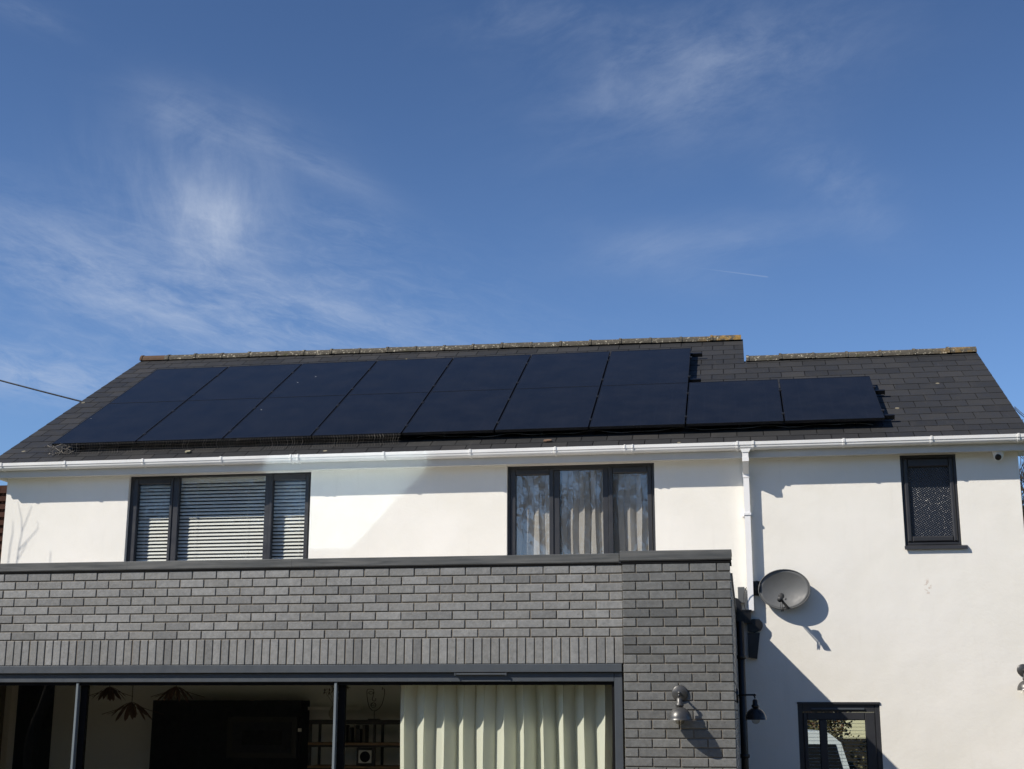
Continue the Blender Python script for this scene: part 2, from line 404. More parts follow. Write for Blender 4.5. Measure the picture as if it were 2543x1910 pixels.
# --- roof
deck = MB()
def deckpoly(pl, t=.07):
    n = len(pl); vs = [tuple(p) for p in pl] + [tuple(p - Vector((0,0,t))) for p in pl]
    deck.add(vs, [tuple(range(n)), tuple(range(n,2*n))[::-1]] + [(i,n+i,n+(i+1)%n,(i+1)%n) for i in range(n)])
h = -.016; e = -.47
deckpoly([slope(VL+.01,e,h),slope(XS-.012,e,h),slope(XS-.012,ridge_s(1.1),h),slope(VL+.01,ridge_s(VL),h)])
deckpoly([slope(XS-.011,e,h),slope(VR-.01,e,h),slope(VR-.01,3.19,h),slope(XS-.011,3.19,h)])
def back(x0,x1,s0,s1,yb):
    a = slope(x0,s0,h); b = slope(x1,s1,h)
    deckpoly([a+Vector((0,.002,0)), b+Vector((0,.002,0)), Vector((x1,yb,b.z-(yb-b.y)*tan(TH))), Vector((x0,yb,a.z-(yb-a.y)*tan(TH)))])
back(VL+.01,XS-.012,ridge_s(VL),ridge_s(1.1),12.9); back(XS-.011,VR-.01,3.19,3.19,10.5)
roof = fixn(deck.build('roof', M['deck'], house))
sl = MB(); rnd = random.Random(3)
bnd = [-.545,-.17,.03,.235] + [.4875 + .2525*k for k in range(20)]
for k in range(len(bnd)-1):
    s0, s1 = bnd[k], bnd[k+1] + .05
    off = .1535 if k % 2 else 0.
    x = .53 + off - .307*40
    while x < VR:
        a, b = max(x+.0042,VL), min(x+.307-.0042,VR); x += .307
        if VR - b < .07: b = VR
        if 0 < a - VL < .07: a = VL
        if b - a < .03: continue
        if a < XS < b:                       # cut round the step in the ridge
            parts = [(a,XS),(XS,b)]
        else: parts = [(a,b)]
        if ridge_s(.5*(a+b)) > s1 and len(parts) == 2 and s1 < 3.19: parts = [(a,b)]
        for (a2,b2) in parts:
            lim = ridge_s(.5*(a2+b2))
            if s0 > lim - .02 or b2-a2 < .02: continue
            top = min(s1, lim)
            j = rnd.uniform(-.004,.004); lift = rnd.uniform(.0,.0025); tl = rnd.uniform(-.0012,.0012)
            P = lambda xx,ss,hh: slope(xx,ss,hh)
            hb, ht = .0055+lift*.5, .001
            vs = [P(a2,s0+j,hb-.009+tl),P(b2,s0+j,hb-.009-tl),P(b2,top,ht-.009),P(a2,top,ht-.009),
                  P(a2,s0+j,hb+tl),P(b2,s0+j,hb-tl),P(b2,top,ht),P(a2,top,ht)]
            sl.add(vs, [(0,3,2,1),(4,5,6,7),(0,1,5,4),(1,2,6,5),(2,3,7,6),(3,0,4,7)])
sl.build('slates', M['slate'], roof)
rg = MB()
def ridge_run(x0, x1, pitch):
    x = x0
    while x < x1 - .05:
        xe = min(x + pitch, x1); pf = []
        n = 9; up = random.uniform(-.006,.006)
        for xx, rr in ((x,.110),(x+.035,.110),(x+.036,.101),(xe-.003,.098)):
            c = slope(xx, ridge_s(min(xx,1.12) if x1 < 2 else 3)) + Vector((0,.0,-.035+up))
            pf.append([c + Vector((0, -rr*1.12*cos(pi*q/(n-1)), rr*.98*sin(pi*q/(n-1)))) for q in range(n)])
        vs = [p for ring in pf for p in ring]; fs = []
        for i in range(len(pf)-1):
            for q in range(n-1): fs.append((i*n+q, i*n+q+1, (i+1)*n+q+1, (i+1)*n+q))
        fs += [tuple(range(n))[::-1], tuple(range((len(pf)-1)*n, len(pf)*n))]
        rg.add(vs, fs); x = xe
ridge_run(VL-.01, XS+.0, .4525); fixn(rg.build('ridge_tiles', M['ridge'], roof)); rg = MB()
ridge_run(XS+.03, VR+.0, .45); fixn(rg.build('ridge_tiles', M['ridge'], roof))
# --- fascia, soffit
FY = 4.10
VE = -8.275
MB().box(VE+.012,VR-.012,FY,FY+.018,1.697,1.795).build('fascia', M['fascia'], house)
MB().box(VE+.012,VR-.012,FY+.019,D-.001,ZE,ZE+.02).box(VE+.012,XL-.001,D,D+.3,ZE,ZE+.02).box(XR+.001,VR-.012,D,D+.3,ZE,ZE+.02).build('soffit', M['soffit'], house)
# --- gutter (swept profile) with brackets, unions and outlet
GP = [(3.985,1.862),(3.985,1.826),(3.992,1.818),(3.995,1.800),(4.008,1.785),(4.030,1.780),(4.092,1.780),(4.0985,1.790),(4.0985,1.845)]
GI = [(y+.004 if i < 5 else y - (.004 if i > 6 else 0), z + (.004 if 3 < i < 8 else 0)) for i,(y,z) in enumerate(GP)]
def gprof(grow=0.):
    c = (4.042, 1.822)
    o = [(c[0]+(y-c[0])*(1+grow), c[1]+(z-c[1])*(1+grow)) for y,z in GP]
    return o
def strip(mb, prof, inner, x0, x1):
    pr = prof + inner[::-1]; mb.prism(pr, x0, x1)
gm = MB(); strip(gm, GP, GI, VE+.005, -4.27); strip(gm, GP, GI, -4.262, -.252); strip(gm, GP, GI, -.244, 1.05); strip(gm, GP, GI, 1.11, VR-.005)
gm.prism(GP, VE, VE+.004); gm.prism(GP, VR-.004, VR)
gutter = fixn(gm.build('gutter', M['upvc'], house))
def bracket(x, wd, grow):
    b = MB(); o = gprof(grow); i = [(y,z) for y,z in GP]
    pr = [(p[0], p[1]) for p in o] + [(y+.0006,z+.0006) for y,z in i[::-1]]
    b.prism([(min(p[0],4.0995),p[1]) for p in pr], x-wd/2, x+wd/2)
    return b
for x in (-8.066,-7.218,-6.197,-5.193,-3.161,-2.115,-1.106,2.175,3.131,4.06):
    fixn(bracket(x,.022,.14).build('bracket', M['upvc'], gutter))
for x in (-4.266,-.248):
    b = bracket(x,.12,.05); b2 = bracket(x-.045,.016,.15); b3 = bracket(x+.045,.016,.15); b.add(b2.v,b2.f); b.add(b3.v,b3.f)
    fixn(b.build('union', M['upvc'], gutter))
b = bracket(1.08,.205,.07)
for dx in (-.089,.089):
    q = bracket(1.08+dx,.022,.17); b.add(q.v,q.f)
b.prism([(1.02,1.785),(1.14,1.785),(1.118,1.745),(1.042,1.745)], 4.000, 4.084, 'y')
fixn(b.build('outlet', M['upvc'], gutter))
# --- downpipe: square, with swan neck
def sqpipe(mb, pts, half):
    for (a,b) in zip(pts[:-1],pts[1:]):
        (y0,z0),(y1,z1) = a,b; X0,X1 = 1.077-half,1.077+half
        dy,dz = y1-y0,z1-z0; L = sqrt(dy*dy+dz*dz); ny,nz = -dz/L*half, dy/L*half
        if abs(dy) < 1e-6: ny,nz = half,0
        mb.add([(X0,y0-ny,z0-nz),(X1,y0-ny,z0-nz),(X1,y0+ny,z0+nz),(X0,y0+ny,z0+nz),(X0,y1-ny,z1-nz),(X1,y1-ny,z1-nz),(X1,y1+ny,z1+nz),(X0,y1+ny,z1+nz)],
               [(0,1,2,3),(7,6,5,4),(0,4,5,1),(1,5,6,2),(2,6,7,3),(3,7,4,0)])
dp = MB(); sqpipe(dp, [(4.042,1.752),(4.042,1.690)], .034); sqpipe(dp, [(4.042,1.689),(4.042,1.640)], .037)
dp.add(*(lambda q: (q.v,q.f))(MB())) if False else None
sqpipe(dp, [(4.0425,1.664),(4.207,1.530)], .033); sqpipe(dp, [(4.207,1.560),(4.207,1.478)], .037); sqpipe(dp, [(4.207,1.477),(4.207,-.03)], .0325)
down = fixn(dp.build('downpipe', M['upvc_pipe'], house))
for z in (1.06,):
    MB().box(1.036,1.118,4.165,4.238,z-.012,z+.012).box(1.02,1.134,4.239,4.268,z-.02,z+.02).build('pipe_clip', M['upvc_pipe'], down)

# --- windows
def frame_rect(mb, x0,x1,z0,z1, y0,y1, wl,wr,wb,wt, b=.006):
    mb.bbox(x0,x0+wl,y0,y1,z0,z1,b); mb.bbox(x1-wr,x1,y0,y1,z0,z1,b)
    mb.bbox(x0+wl,x1-wr,y0+.001,y1,z0,z0+wb,b); mb.bbox(x0+wl,x1-wr,y0+.001,y1,z1-wt,z1,b)
def pane(x0,x1,z0,z1,y,mat,parent):
    MB().box(x0-.006,x1+.006,y,y+.006,z0-.006,z1+.006).build('pane', mat, parent)
YF = D + .055
# left window: sash, wide fixed light, sash
f = MB(); x0,x1,z0,z1 = W1
f.bbox(x0,x0+.042,YF,YF+.07,z0,z1); f.bbox(x1-.034,x1,YF,YF+.07,z0,z1)
f.bbox(x0+.042,x1-.034,YF+.001,YF+.07,z1-.024,z1); f.bbox(x0+.042,x1-.034,YF+.001,YF+.07,z0,z0+.05)
f.bbox(-5.922,-5.848,YF+.0005,YF+.07,z0+.05,z1-.024); f.bbox(-4.735,-4.672,YF+.0005,YF+.07,z0+.05,z1-.024)
win = f.build('window', M['frame'], house)
s = MB(); frame_rect(s, -6.444,-5.923,z0+.051,z1-.025,YF-.012,YF+.06,.062,.037,.06,.072); s.build('sash', M['frame'], win)
s = MB(); frame_rect(s, -4.671,-4.172,z0+.051,z1-.025,YF-.012,YF+.06,.038,.047,.06,.066); s.build('sash', M['frame'], win)
pane(-6.382,-5.960,z0+.111,1.609,YF+.03,M['glass'],win); pane(-5.847,-4.736,z0+.051,1.681,YF+.034,M['glass'],win); pane(-4.633,-4.219,z0+.111,1.615,YF+.03,M['glass'],win)
# middle window
f = MB(); x0,x1,z0,z1 = W2
f.bbox(x0,x0+.036,YF,YF+.07,z0,z1); f.bbox(x1-.036,x1,YF,YF+.07,z0,z1)
f.bbox(x0+.036,x1-.036,YF+.001,YF+.07,z1-.058,z1); f.bbox(x0+.036,x1-.036,YF+.001,YF+.07,z0,z0+.05)
f.bbox(-1.168,-1.100,YF+.0005,YF+.07,z0+.05,z1-.058); f.bbox(-.588,-.522,YF+.0005,YF+.07,z0+.05,z1-.058)
win = f.build('window', M['frame'], house)
s = MB(); frame_rect(s, -1.683,-1.169,z0+.051,z1-.040,YF-.012,YF+.06,.061,.053,.06,.066); s.build('sash', M['frame'], win)
s = MB(); frame_rect(s, -.521,-.015,z0+.051,z1-.040,YF-.012,YF+.06,.053,.048,.06,.072); s.build('sash', M['frame'], win)
pane(-1.622,-1.222,z0+.111,1.599,YF+.03,M['glass_wavy'],win); pane(-1.099,-.589,z0+.051,1.647,YF+.034,M['glass_wavy'],win); pane(-.468,-.063,z0+.111,1.594,YF+.03,M['glass_wavy'],win)
# small bathroom window
f = MB(); x0,x1,z0,z1 = W3
frame_rect(f, x0,x1,z0+.03,z1,D+.02,D+.09,.034,.034,.034,.040)
win = f.build('window', M['frame'], house)
s = MB(); frame_rect(s, x0+.035,x1-.035,z0+.066,z1-.042,D+.006,D+.08,.050,.045,.062,.094,.012); s.build('sash', M['frame'], win)
MB().box(2.888,3.341,D+.04,D+.05,.78,1.575).build('pane', M['obscure'], win)
MB().prism([(D+.06,z0+.029),(D+.02,z0+.029),(D-.030,z0+.010),(D-.034,z0-.022),(D-.026,z0-.024),(D-.020,z0-.004),(D+.06,z0-.001)], 2.797,3.474).build('sill', M['frame'], win)
# utility door
f = MB(); x0,x1,z0,z1 = DR
f.bbox(x0,x0+.055,D+.012,D+.085,z0,z1); f.bbox(x1-.055,x1,D+.012,D+.085,z0,z1); f.bbox(x0+.055,x1-.055,D+.013,D+.085,z1-.105,z1)
f.box(x0-.004,x1+.004,D-.012,D+.011,z1-.022,z1+.002)
door = f.build('door', M['frame'], house)
s = MB(); xa,xb,za,zb = x0+.057,x1-.057,z0+.01,z1-.107
s.bbox(xa,xa+.044,D+.004,D+.07,za,zb,.008); s.bbox(xb-.105,xb,D+.004,D+.07,za,zb,.008)
s.bbox(1.769,1.853,D+.006,D+.07,za,zb-.083,.008); s.bbox(xa+.044,xb-.105,D+.005,D+.07,zb-.083,zb,.008); s.bbox(xa+.044,xb-.105,D+.005,D+.07,za,za+.2,.008)
s.build('door_leaf', M['frame'], door)
pane(1.644,1.769,za+.2,-1.221,D+.04,M['glass_clear'],door); pane(1.853,2.262,za+.2,-1.221,D+.04,M['glass_clear'],door)
MB().bbox(1.69,2.262,D-.006,D+.0125,-1.112,-1.092,.003).build('trickle_vent', M['alu'], door)
# rear utility window, seen through the door
f = MB(); frame_rect(f, BKW[0],BKW[1],BKW[2],BKW[3],10.1,10.18,.06,.06,.06,.06); win = f.build('window', M['upvc'], house)
pane(BKW[0]+.06,BKW[1]-.06,BKW[2]+.06,BKW[3]-.06,10.13,M['glass_clear'],win)
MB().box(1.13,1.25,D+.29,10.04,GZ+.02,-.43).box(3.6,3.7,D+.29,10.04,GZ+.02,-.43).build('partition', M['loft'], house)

# ================================================================== EXTENSION
ext = thing('brick_extension', 'flat roofed grey brick extension with sliding glass doors across its front', 'extension')
br = MB(); rb = random.Random(11)
def brick(x0,x1,z0,z1,y,d=.06,M4=None):
    j = lambda a: rb.uniform(-a,a)
    br.bbox(x0+j(.0015),x1+j(.0015),y+j(.0012),y+d,z0+j(.001),z1+j(.001),.0035,M4)
X_END = -8.1
for k in range(8):                           # eight stretcher courses
    z0 = -.075*k + .005; z1 = z0 + .065
    off = 0. if k % 2 == 0 else -.1125
    x = off if k % 2 == 0 else 0.
    first = True
    x = 0.
    while x > X_END:
        wdt = .225
        if k % 2 and first: wdt = .1125
        a,b = x - wdt + .005, x - .005
        if first: b = x - .004
        brick(a,b,z0,z1,0.); x -= wdt; first = False
x = 0.
while x > X_END:                             # soldier course
    brick(x-.075+.005, x-.005, -.745, -.530, 0.); x -= .075
br.build('brick_facing', M['brick'], ext); br = MB()
PXR = .900
PY = -.032
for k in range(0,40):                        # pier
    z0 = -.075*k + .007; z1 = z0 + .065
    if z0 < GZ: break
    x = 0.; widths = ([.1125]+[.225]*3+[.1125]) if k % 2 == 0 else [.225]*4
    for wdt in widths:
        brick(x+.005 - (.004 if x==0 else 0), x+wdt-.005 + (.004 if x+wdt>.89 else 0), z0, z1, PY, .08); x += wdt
br.build('pier_facing', M['brick_pier_dimmed'], ext)
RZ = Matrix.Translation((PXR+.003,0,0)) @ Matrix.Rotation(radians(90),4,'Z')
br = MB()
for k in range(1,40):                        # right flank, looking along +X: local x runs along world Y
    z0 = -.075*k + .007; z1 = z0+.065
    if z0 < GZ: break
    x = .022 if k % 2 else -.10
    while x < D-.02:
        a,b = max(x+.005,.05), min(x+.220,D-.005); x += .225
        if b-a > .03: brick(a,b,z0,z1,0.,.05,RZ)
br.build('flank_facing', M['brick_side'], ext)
mw = MB()
mw.box(X_END,-.002,.0075,.20,-.745,.075); mw.box(.002,PXR-.009,PY+.0085,.30,GZ,.075); mw.box(PXR-.20,PXR-.0095,.301,D-.002,GZ,-.051)
mw.box(X_END,X_END+.2,.201,D-.002,GZ,.0)
mw.build('wall', M['mortar'], ext)
# coping: pressed metal, front run, pier block and flank return
cp = MB()
def cop(x0,x1,y0,y1,z0,z1):
    cp.prism([(y0+.004,z1),(y0,z1-.004),(y0,z0+.010),(y0+.006,z0),(y0+.022,z0-.002),(y0+.022,z0+.012),(y0+.03,z1-.02),(y1,z1-.02),(y1,z1)], x0, x1)
for a,b in ((-8.0,-7.0),(-6.9985,-4.4425),(-4.441,-2.9055),(-2.904,-.0285)): cop(a,b,-.016,.30,.087,.167)
cop(-.018,.915,-.048,.34,.096,.182)
cp.prism([(.914,.341),(.60,.341),(.60,D-.002),(.914,D-.002)], -.05, .022, 'z')
fixn(cp.build('coping', M['coping'], ext))
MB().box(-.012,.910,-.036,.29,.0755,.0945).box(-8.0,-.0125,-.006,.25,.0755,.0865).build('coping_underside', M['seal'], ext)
MB().box(X_END+.21,PXR-.21,.31,D-.002,-.62,-.03).build('flat_roof', M['roofgrey'], ext)
# roof window lying on the flat roof; its pane throws a patch of reflected sun on the house wall
def m_rooflight():
    m, t = new_mat('roof_window_glass')
    g = t.n('ShaderNodeBsdfGlossy'); g.inputs['Roughness'].default_value = .075; g.inputs['Color'].default_value = (.23,.31,.38,1)
    d = t.n('ShaderNodeBsdfDiffuse'); d.inputs[0].default_value = (.02,.025,.03,1)
    a = t.n('ShaderNodeAddShader'); t.link(g.outputs[0],a.inputs[0]); t.link(d.outputs[0],a.inputs[1]); t.out(a.outputs[0]); return m
M['rooflight'] = m_rooflight()
RL = (-6.30,-4.27,2.72,3.80)
f = MB(); frame = [(RL[0]-.06,RL[0],RL[2]-.06,RL[3]+.06),(RL[1],RL[1]+.06,RL[2]-.06,RL[3]+.06),(RL[0],RL[1],RL[2]-.06,RL[2]),(RL[0],RL[1],RL[3],RL[3]+.06)]
for a in frame: f.box(a[0],a[1],a[2],a[3],-.029,.062)
rl = f.build('roof_window', M['alu'], ext)
MB().box(RL[0]+.001,RL[1]-.001,RL[2]+.001,RL[3]-.001,.03,.055).build('pane', M['rooflight'], rl)
# sliding doors
sd = MB()
sd.bbox(X_END+.2,-.016,-.012,.10,-.816,-.748,.004)              # head cladding
sd.bbox(X_END+.2,-.085,.020,.14,-.893,-.818,.004)               # head rail
sd.bbox(-.084,-.017,.020,.14,GZ+.02,-.818,.004)                 # right jamb
door2 = sd.build('sliding_door', M['alu'], ext)
MB().box(X_END+.2,-.086,.045,.13,-.918,-.894).box(-.108,-.0855,.05,.13,GZ+.05,-.919).build('gasket', M['seal'], door2)
for xm, st in ((-4.868,0),(-2.497,1)):
    MB().bbox(xm,xm+.023,.030,.075,GZ+.03,-.896,.003).build('stile', M['alu_edge'], door2)
    MB().box(xm+.0235,xm+.085,.080,.125,GZ+.03,-.919).build('stile', M['seal'], door2)
for a,b,y in ((X_END+.2,-4.870,.10),(-4.775,-2.499,.085),(-2.404,-.109,.10)):
    MB().box(a,b,y,y+.008,GZ+.05,-.918).build('pane', M['glass_door'], door2)
tv = MB().bbox(-1.432,-.993,-.010,.0195,-.838,-.822,.003); tv.box(-1.437,-1.425,-.013,-.0105,-.841,-.819); tv.box(-1.0,-.988,-.013,-.0105,-.841,-.819)
tv.build('trickle_vent', M['alu'], door2)
# living room shell
rm = MB()
rm.box(-7.86,-.30,4.96,5.06,GZ,-.63)
rm.box(-8.06,-7.97,.31,4.25,GZ,-.63)
rm.box(.10,.20,.31,D+.6,GZ,-.63)
rm.build('room_wall', M['room'], ext)
MB().box(-7.85,.09,.15,4.95,GZ,GZ+.03).build('room_floor', M['roomfloor'], ext)
MB().box(-7.96,.09,.21,4.95,-.66,-.635).build('room_ceiling', M['room'], ext)
MB().box(-6.15,-4.27,4.62,4.955,GZ+.031,-1.010).build('feature_wall', M['roomdark'], ext)
MB().box(-7.865,-7.62,4.5,4.955,GZ+.031,-.67).build('alcove_cupboard', M['roomdark'], ext)

# ================================================================== THINGS ON THE ROOF
GR = 'solar panels on the slate roof'
pw, ph = 1.134, 1.7395
panel = thing('solar_panel', 'x', 'solar panel', rot=(TH,0,0), group=GR)
fm = MB(); t_ = .035
for a in ((0,.011,0,ph),(pw-.011,pw,0,ph),(.011,pw-.011,0,.011),(.011,pw-.011,ph-.011,ph)): fm.box(a[0],a[1],a[2],a[3],-t_,.0)
fm.box(.0112,pw-.0112,.0112,ph-.0112,-.012,-.0065)
fm.build('frame', M['pframe'], panel)
MB().quad((.0115,.0115,-.002),(pw-.0115,.0115,-.002),(pw-.0115,ph-.0115,-.002),(.0115,ph-.0115,-.002)).build('glass', M['panel'], panel)
for yy in (.285,1.255):
    MB().box(pw+.002,pw+.018,yy-.03,yy+.03,-.03,.001).box(pw-.008,pw+.028,yy-.022,yy+.022,.0012,.0045).lathe([(.0,.009),(.006,.009),(.006,.0045)],(pw+.01,yy,0),8).build('clamp', M['clamp'], panel)
ORD = ['first','second','third','fourth','fifth','sixth','seventh','eighth','ninth']
cnt = 0
for row, ncol in ((0,9),(1,7)):
    for c in range(ncol):
        o = panel if cnt == 0 else copy_tree(panel); cnt += 1
        o.location = (PX0 + c*1.154, PY0 + row*1.742*CT, PZ0 + row*1.742*ST)
        rn = 'lower' if row == 0 else 'upper'
        if row == 0 and c == 0: lb = 'black solar panel at the bottom left corner of the array, above crumpled netting'
        elif row == 0 and c == 8: lb = 'black solar panel at the far right end of the lower row'
        elif row == 1 and c == 0: lb = 'black solar panel at the left end of the upper row'
        elif row == 1 and c == 6: lb = 'black solar panel at the right end of the upper row'
        elif row == 0 and c == 7: lb = 'black solar panel in the lower row with bare slates above it'
        else: lb = f'{ORD[c]} black solar panel from the left in the {rn} row'
        o['label'] = lb
def rail(s, xe, label):
    r = MB(); r.box(PX0-.03,xe,s-.022,s+.022,-.088,-.0365)
    for xx in [PX0+.3+1.2*i for i in range(12)]:
        if xx < xe-.1: r.box(xx-.02,xx+.02,s-.06,s+.02,-.135,-.089)
    o = r.build('mounting_rail', M['pframe']); o.location = (0,PY0,PZ0); o.rotation_euler = (TH,0,0)
    tag(o, label, 'rail', 'mounting rails under the panels')
rail(.215,2.825,'black mounting rail jutting out by the bottom right corner of the panels')
rail(1.224,2.825,'black mounting rail jutting out near the top of the last lower panel')
rail(2.02,.545,'black mounting rail jutting out just above where the lower row meets the upper')
rail(3.328,.545,'black mounting rail jutting out near the top right corner of the upper row')
# bird netting along the foot of the array
nm = MB(); rn = random.Random(5)
xa, xb = PX0-.02, -3.05
nx = int((xb-xa)/.034)
def netpt(x, v, ph_):
    # v 0 at the panel edge, 1 on the slates; bulges out
    s = -.004 - .012*v - .05*v*v*v - .035*sin(pi*v)*(.6+.4*sin(x*3.1+ph_)); hh = OFF-.006 - min(v,1.)*(OFF-.020)
    return slope(x + .012*sin(x*9.)*v, s, hh)
for i in range(nx):
    x = xa + i*.034 + rn.uniform(-.003,.003); r = rn.choice([.0008,.0010,.0014,.0024])
    nm.tube([netpt(x + .01*sin(7*v+x*2), v, 0) for v in (0,.25,.5,.75,1.,1.35)], r, 4, False)
for v in (.1,.4,.7,.95):
    nm.tube([netpt(xa + i*.068, v, 0) for i in range(nx//2+1)], .0007, 4, False)
for i in range(46):                          # crumpled end at the left
    x = PX0 + rn.uniform(-.03,.28); v = rn.uniform(.1,.95); p = netpt(x,v,0)
    nm.tube([p, p+Vector((rn.uniform(-.05,.06),rn.uniform(-.03,.02),rn.uniform(-.03,.03))), p+Vector((rn.uniform(-.09,.09),rn.uniform(-.05,.01),rn.uniform(-.04,.03)))], .0026, 4, False)
tag(nm.build('bird_netting', M['wire']), 'black wire bird netting along the lower left edge of the panels', 'netting')
cb = MB(); cb.tube([slope(-2.9+.14*i, .05+.03*sin(i*1.7)+.015*sin(i*.6), .045+.012*sin(i*.9)) for i in range(40)], .0035, 5)
tag(cb.build('loose_cable', M['wire']), 'thin loose cable sagging in the shadow under the lower panels', 'cable')
def chip(x,s,sx,sy,mat,label,cat,nm_):
    c = MB(); b = [(-.5,-.3),(-.1,-.5),(.45,-.35),(.5,.2),(.1,.5),(-.45,.3)]
    top = [slope(x+a*sx, s+q*sy, .030) for a,q in b]; bot = [slope(x+a*sx, s+q*sy, .014) for a,q in b]
    c.add(top+bot, [tuple(range(6)), tuple(range(6,12))[::-1]] + [(i,6+i,6+(i+1)%6,(i+1)%6) for i in range(6)])
    tag(fixn(c.build(nm_, mat)), label, cat)
chip(-5.79,-.16,.07,.05,M['oakpale'],'pale flake lying on the slates below the netting','debris','pale_flake')
chip(-1.25,-.15,.10,.05,m_plain('brown_clay',(.20,.12,.075),.9),'brown fragment lying on the slates above the gutter','debris','brown_fragment')

# ================================================================== THINGS ON THE WALLS
# satellite dish
dc = Vector((1.452, 4.17, .203))
dish = thing('satellite_dish', 'grey oval satellite dish on the white wall beside the downpipe', 'satellite dish', dc)
Nn = Vector((-.16,-1.,-.02)).normalized(); Nn = Vector((-.12,-.99,.07)).normalized()
Ux = Nn.cross(Vector((0,0,1))).normalized()*-1; Uz = Nn.cross(Ux)*1.
if Uz.z < 0: Uz = -Uz
dm = MB(); nr, na = 7, 40; A_, B_ = .285, .222
for side in (0,1):
    for i in range(nr+1):
        rr = i/nr
        for k in range(na):
            a = 2*pi*k/na; q = rr
            px_, pz_ = A_*q*cos(a), B_*q*sin(a)
            dep = -.062*(1-q*q) - .006*side
            dm.v.append(tuple(Ux*px_ + Uz*pz_ + Nn*dep))
o_ = (nr+1)*na
for i in range(nr):
    for k in range(na):
        k2 = (k+1)%na
        dm.f.append((i*na+k,i*na+k2,(i+1)*na+k2,(i+1)*na+k)); dm.f.append((o_+i*na+k,o_+(i+1)*na+k,o_+(i+1)*na+k2,o_+i*na+k2))
for k in range(na):
    k2=(k+1)%na; dm.f.append((nr*na+k,nr*na+k2,o_+nr*na+k2,o_+nr*na+k))
fixn(dm.build('reflector', M['dish'], dish, True))
rim = MB(); rim.tube([Ux*A_*cos(2*pi*k/48)+Uz*B_*sin(2*pi*k/48) + Nn*.001 for k in range(49)], .0055, 6, False); rim.build('rim', M['dish'], dish, True)
foot = Uz*(-B_*.92) + Ux*.03
lnb = Vector((1.405,3.965,.095)) - dc
ar = MB(); ar.tube([foot+Nn*-.05, foot+Nn*.015, lnb+Vector((.025,.03,-.05)), lnb+Vector((0,.0,-.005))], [.017,.016,.014,.014], 8); ar.build('feed_arm', M['dishdark'], dish, True)
dl = (Vector((0,0,.0))-lnb).normalized(); q = Vector((0,0,1)).rotation_difference(dl).to_matrix()
lm = MB(); lm.lathe([(0,.060),(.030,.058),(.033,.034),(.024,.022),(.023,-.016),(.029,-.020),(.029,-.065),(.0,-.068)], lnb, 14, q); fixn(lm.build('receiver', M['dishdark'], dish, True))
cbm = MB()
for dx in (0,.018): cbm.tube([lnb+Vector((dx,.02,-.02)), lnb+Vector((dx-.005,.02,-.10)), lnb+Vector((dx,.03,-.15)), lnb+Vector((.03+dx*.5,.05,-.10)), foot+Vector((-.02,.0,-.01)), foot+Nn*-.06], .0038, 6)
cbm.build('cable', M['dishdark'], dish, True)
bk = MB(); bk.tube([Vector((0,.084,0)), Vector((-.1,.084,0)), Vector((-.31,.084,.02)), Vector((-.31,.084,.06))], .010, 8); bk.box(-.345,-.255,.068,.0985,-.06,.10); bk.tube([(-.30,.05,.05),(-.30,.075,.05)],.017,8)
bk.tube([(-.30,.10,.10),(-.262,.04,.09),(-.275,.03,-.02)],.008,6)
bk.tube([Nn*-.05+Uz*-.1, Nn*-.055+Vector((.02,.02,-.12))],.016,8)
fixn(bk.build('bracket', M['dishdark'], dish, True))
# dome camera under the eaves
cm = thing('security_camera', 'white dome security camera under the eaves at the right corner', 'camera', (3.868,4.19,1.66))
q = MB(); q.lathe([(0,.052),(.062,.051),(.066,.035),(.060,.012),(.056,.008)],(0,0,0),24); fixn(q.build('base', M['camw'], cm, True))
q = MB(); q.lathe([(.0561,.0085)]+[(.054*cos(a),-.054*sin(a)) for a in [i*pi/20 for i in range(11)]],(0,0,0),24); fixn(q.build('housing', M['camw'], cm, True))
ld = Vector((-.25,-.85,-.42)).normalized(); qm = Vector((0,0,1)).rotation_difference(ld).to_matrix()
q = MB(); q.lathe([(0,.0612),(.030,.0605),(.034,.057),(.035,.035)], Vector((0,0,-.006)), 20, qm); fixn(q.build('lens', M['black'], cm, True))

# wall lamps: shade hanging from a short gooseneck
def wall_lamp(label, loc, rotz, metal, plate_r=.066, aa=.112):
    L = thing('wall_lamp', label, 'wall lamp', loc, (0,0,rotz), 'dome wall lamps outside')
    RY = Matrix.Rotation(radians(90),3,'X')
    q = MB(); q.lathe([(0,.020),(plate_r-.008,.019),(plate_r,.012),(plate_r,.0)],(0,0,0),32,RY); fixn(q.build('backplate', metal, L, True))
    q = MB(); q.tube([(0,-.015,0),(0,-.10,.004),(0,-aa+.02,.004),(0,-aa+.004,-.004),(0,-aa,-.022),(0,-aa,-.045)],.0085,10); q.lathe([(0,.013),(.012,.008),(.015,0),(.012,-.008),(0,-.013)],(0,-aa+.003,.002),12)
    fixn(q.build('arm', metal, L, True))
    q = MB(); q.lathe([(.0,-.035),(.015,-.036),(.024,-.046),(.024,-.080),(.034,-.086),(.034,-.104),(.022,-.112)],(0,-aa,0),20); fixn(q.build('socket', metal, L, True))
    q = MB(); R = .096; pr_ = [(R*sin(a)*1.0, -.108 - R*1.08*(1-cos(a))) for a in [i*pi/2/10 for i in range(1,11)]]
    pr_ = [(.018,-.107)] + pr_ + [(R+.003,pr_[-1][1]-.003),(R-.003,pr_[-1][1]-.002)] + [(r-.004,z-.004) for r,z in pr_[::-1][1:]]
    q.lathe(pr_,(0,-aa,0),36); fixn(q.build('shade', metal, L, True))
    q = MB(); q.lathe([(.014,-.13),(.018,-.16),(.032,-.19),(.038,-.212),(.033,-.236),(.018,-.248),(0,-.252)],(0,-aa,0),20); fixn(q.build('bulb', M['bulb'], L, True))
    return L
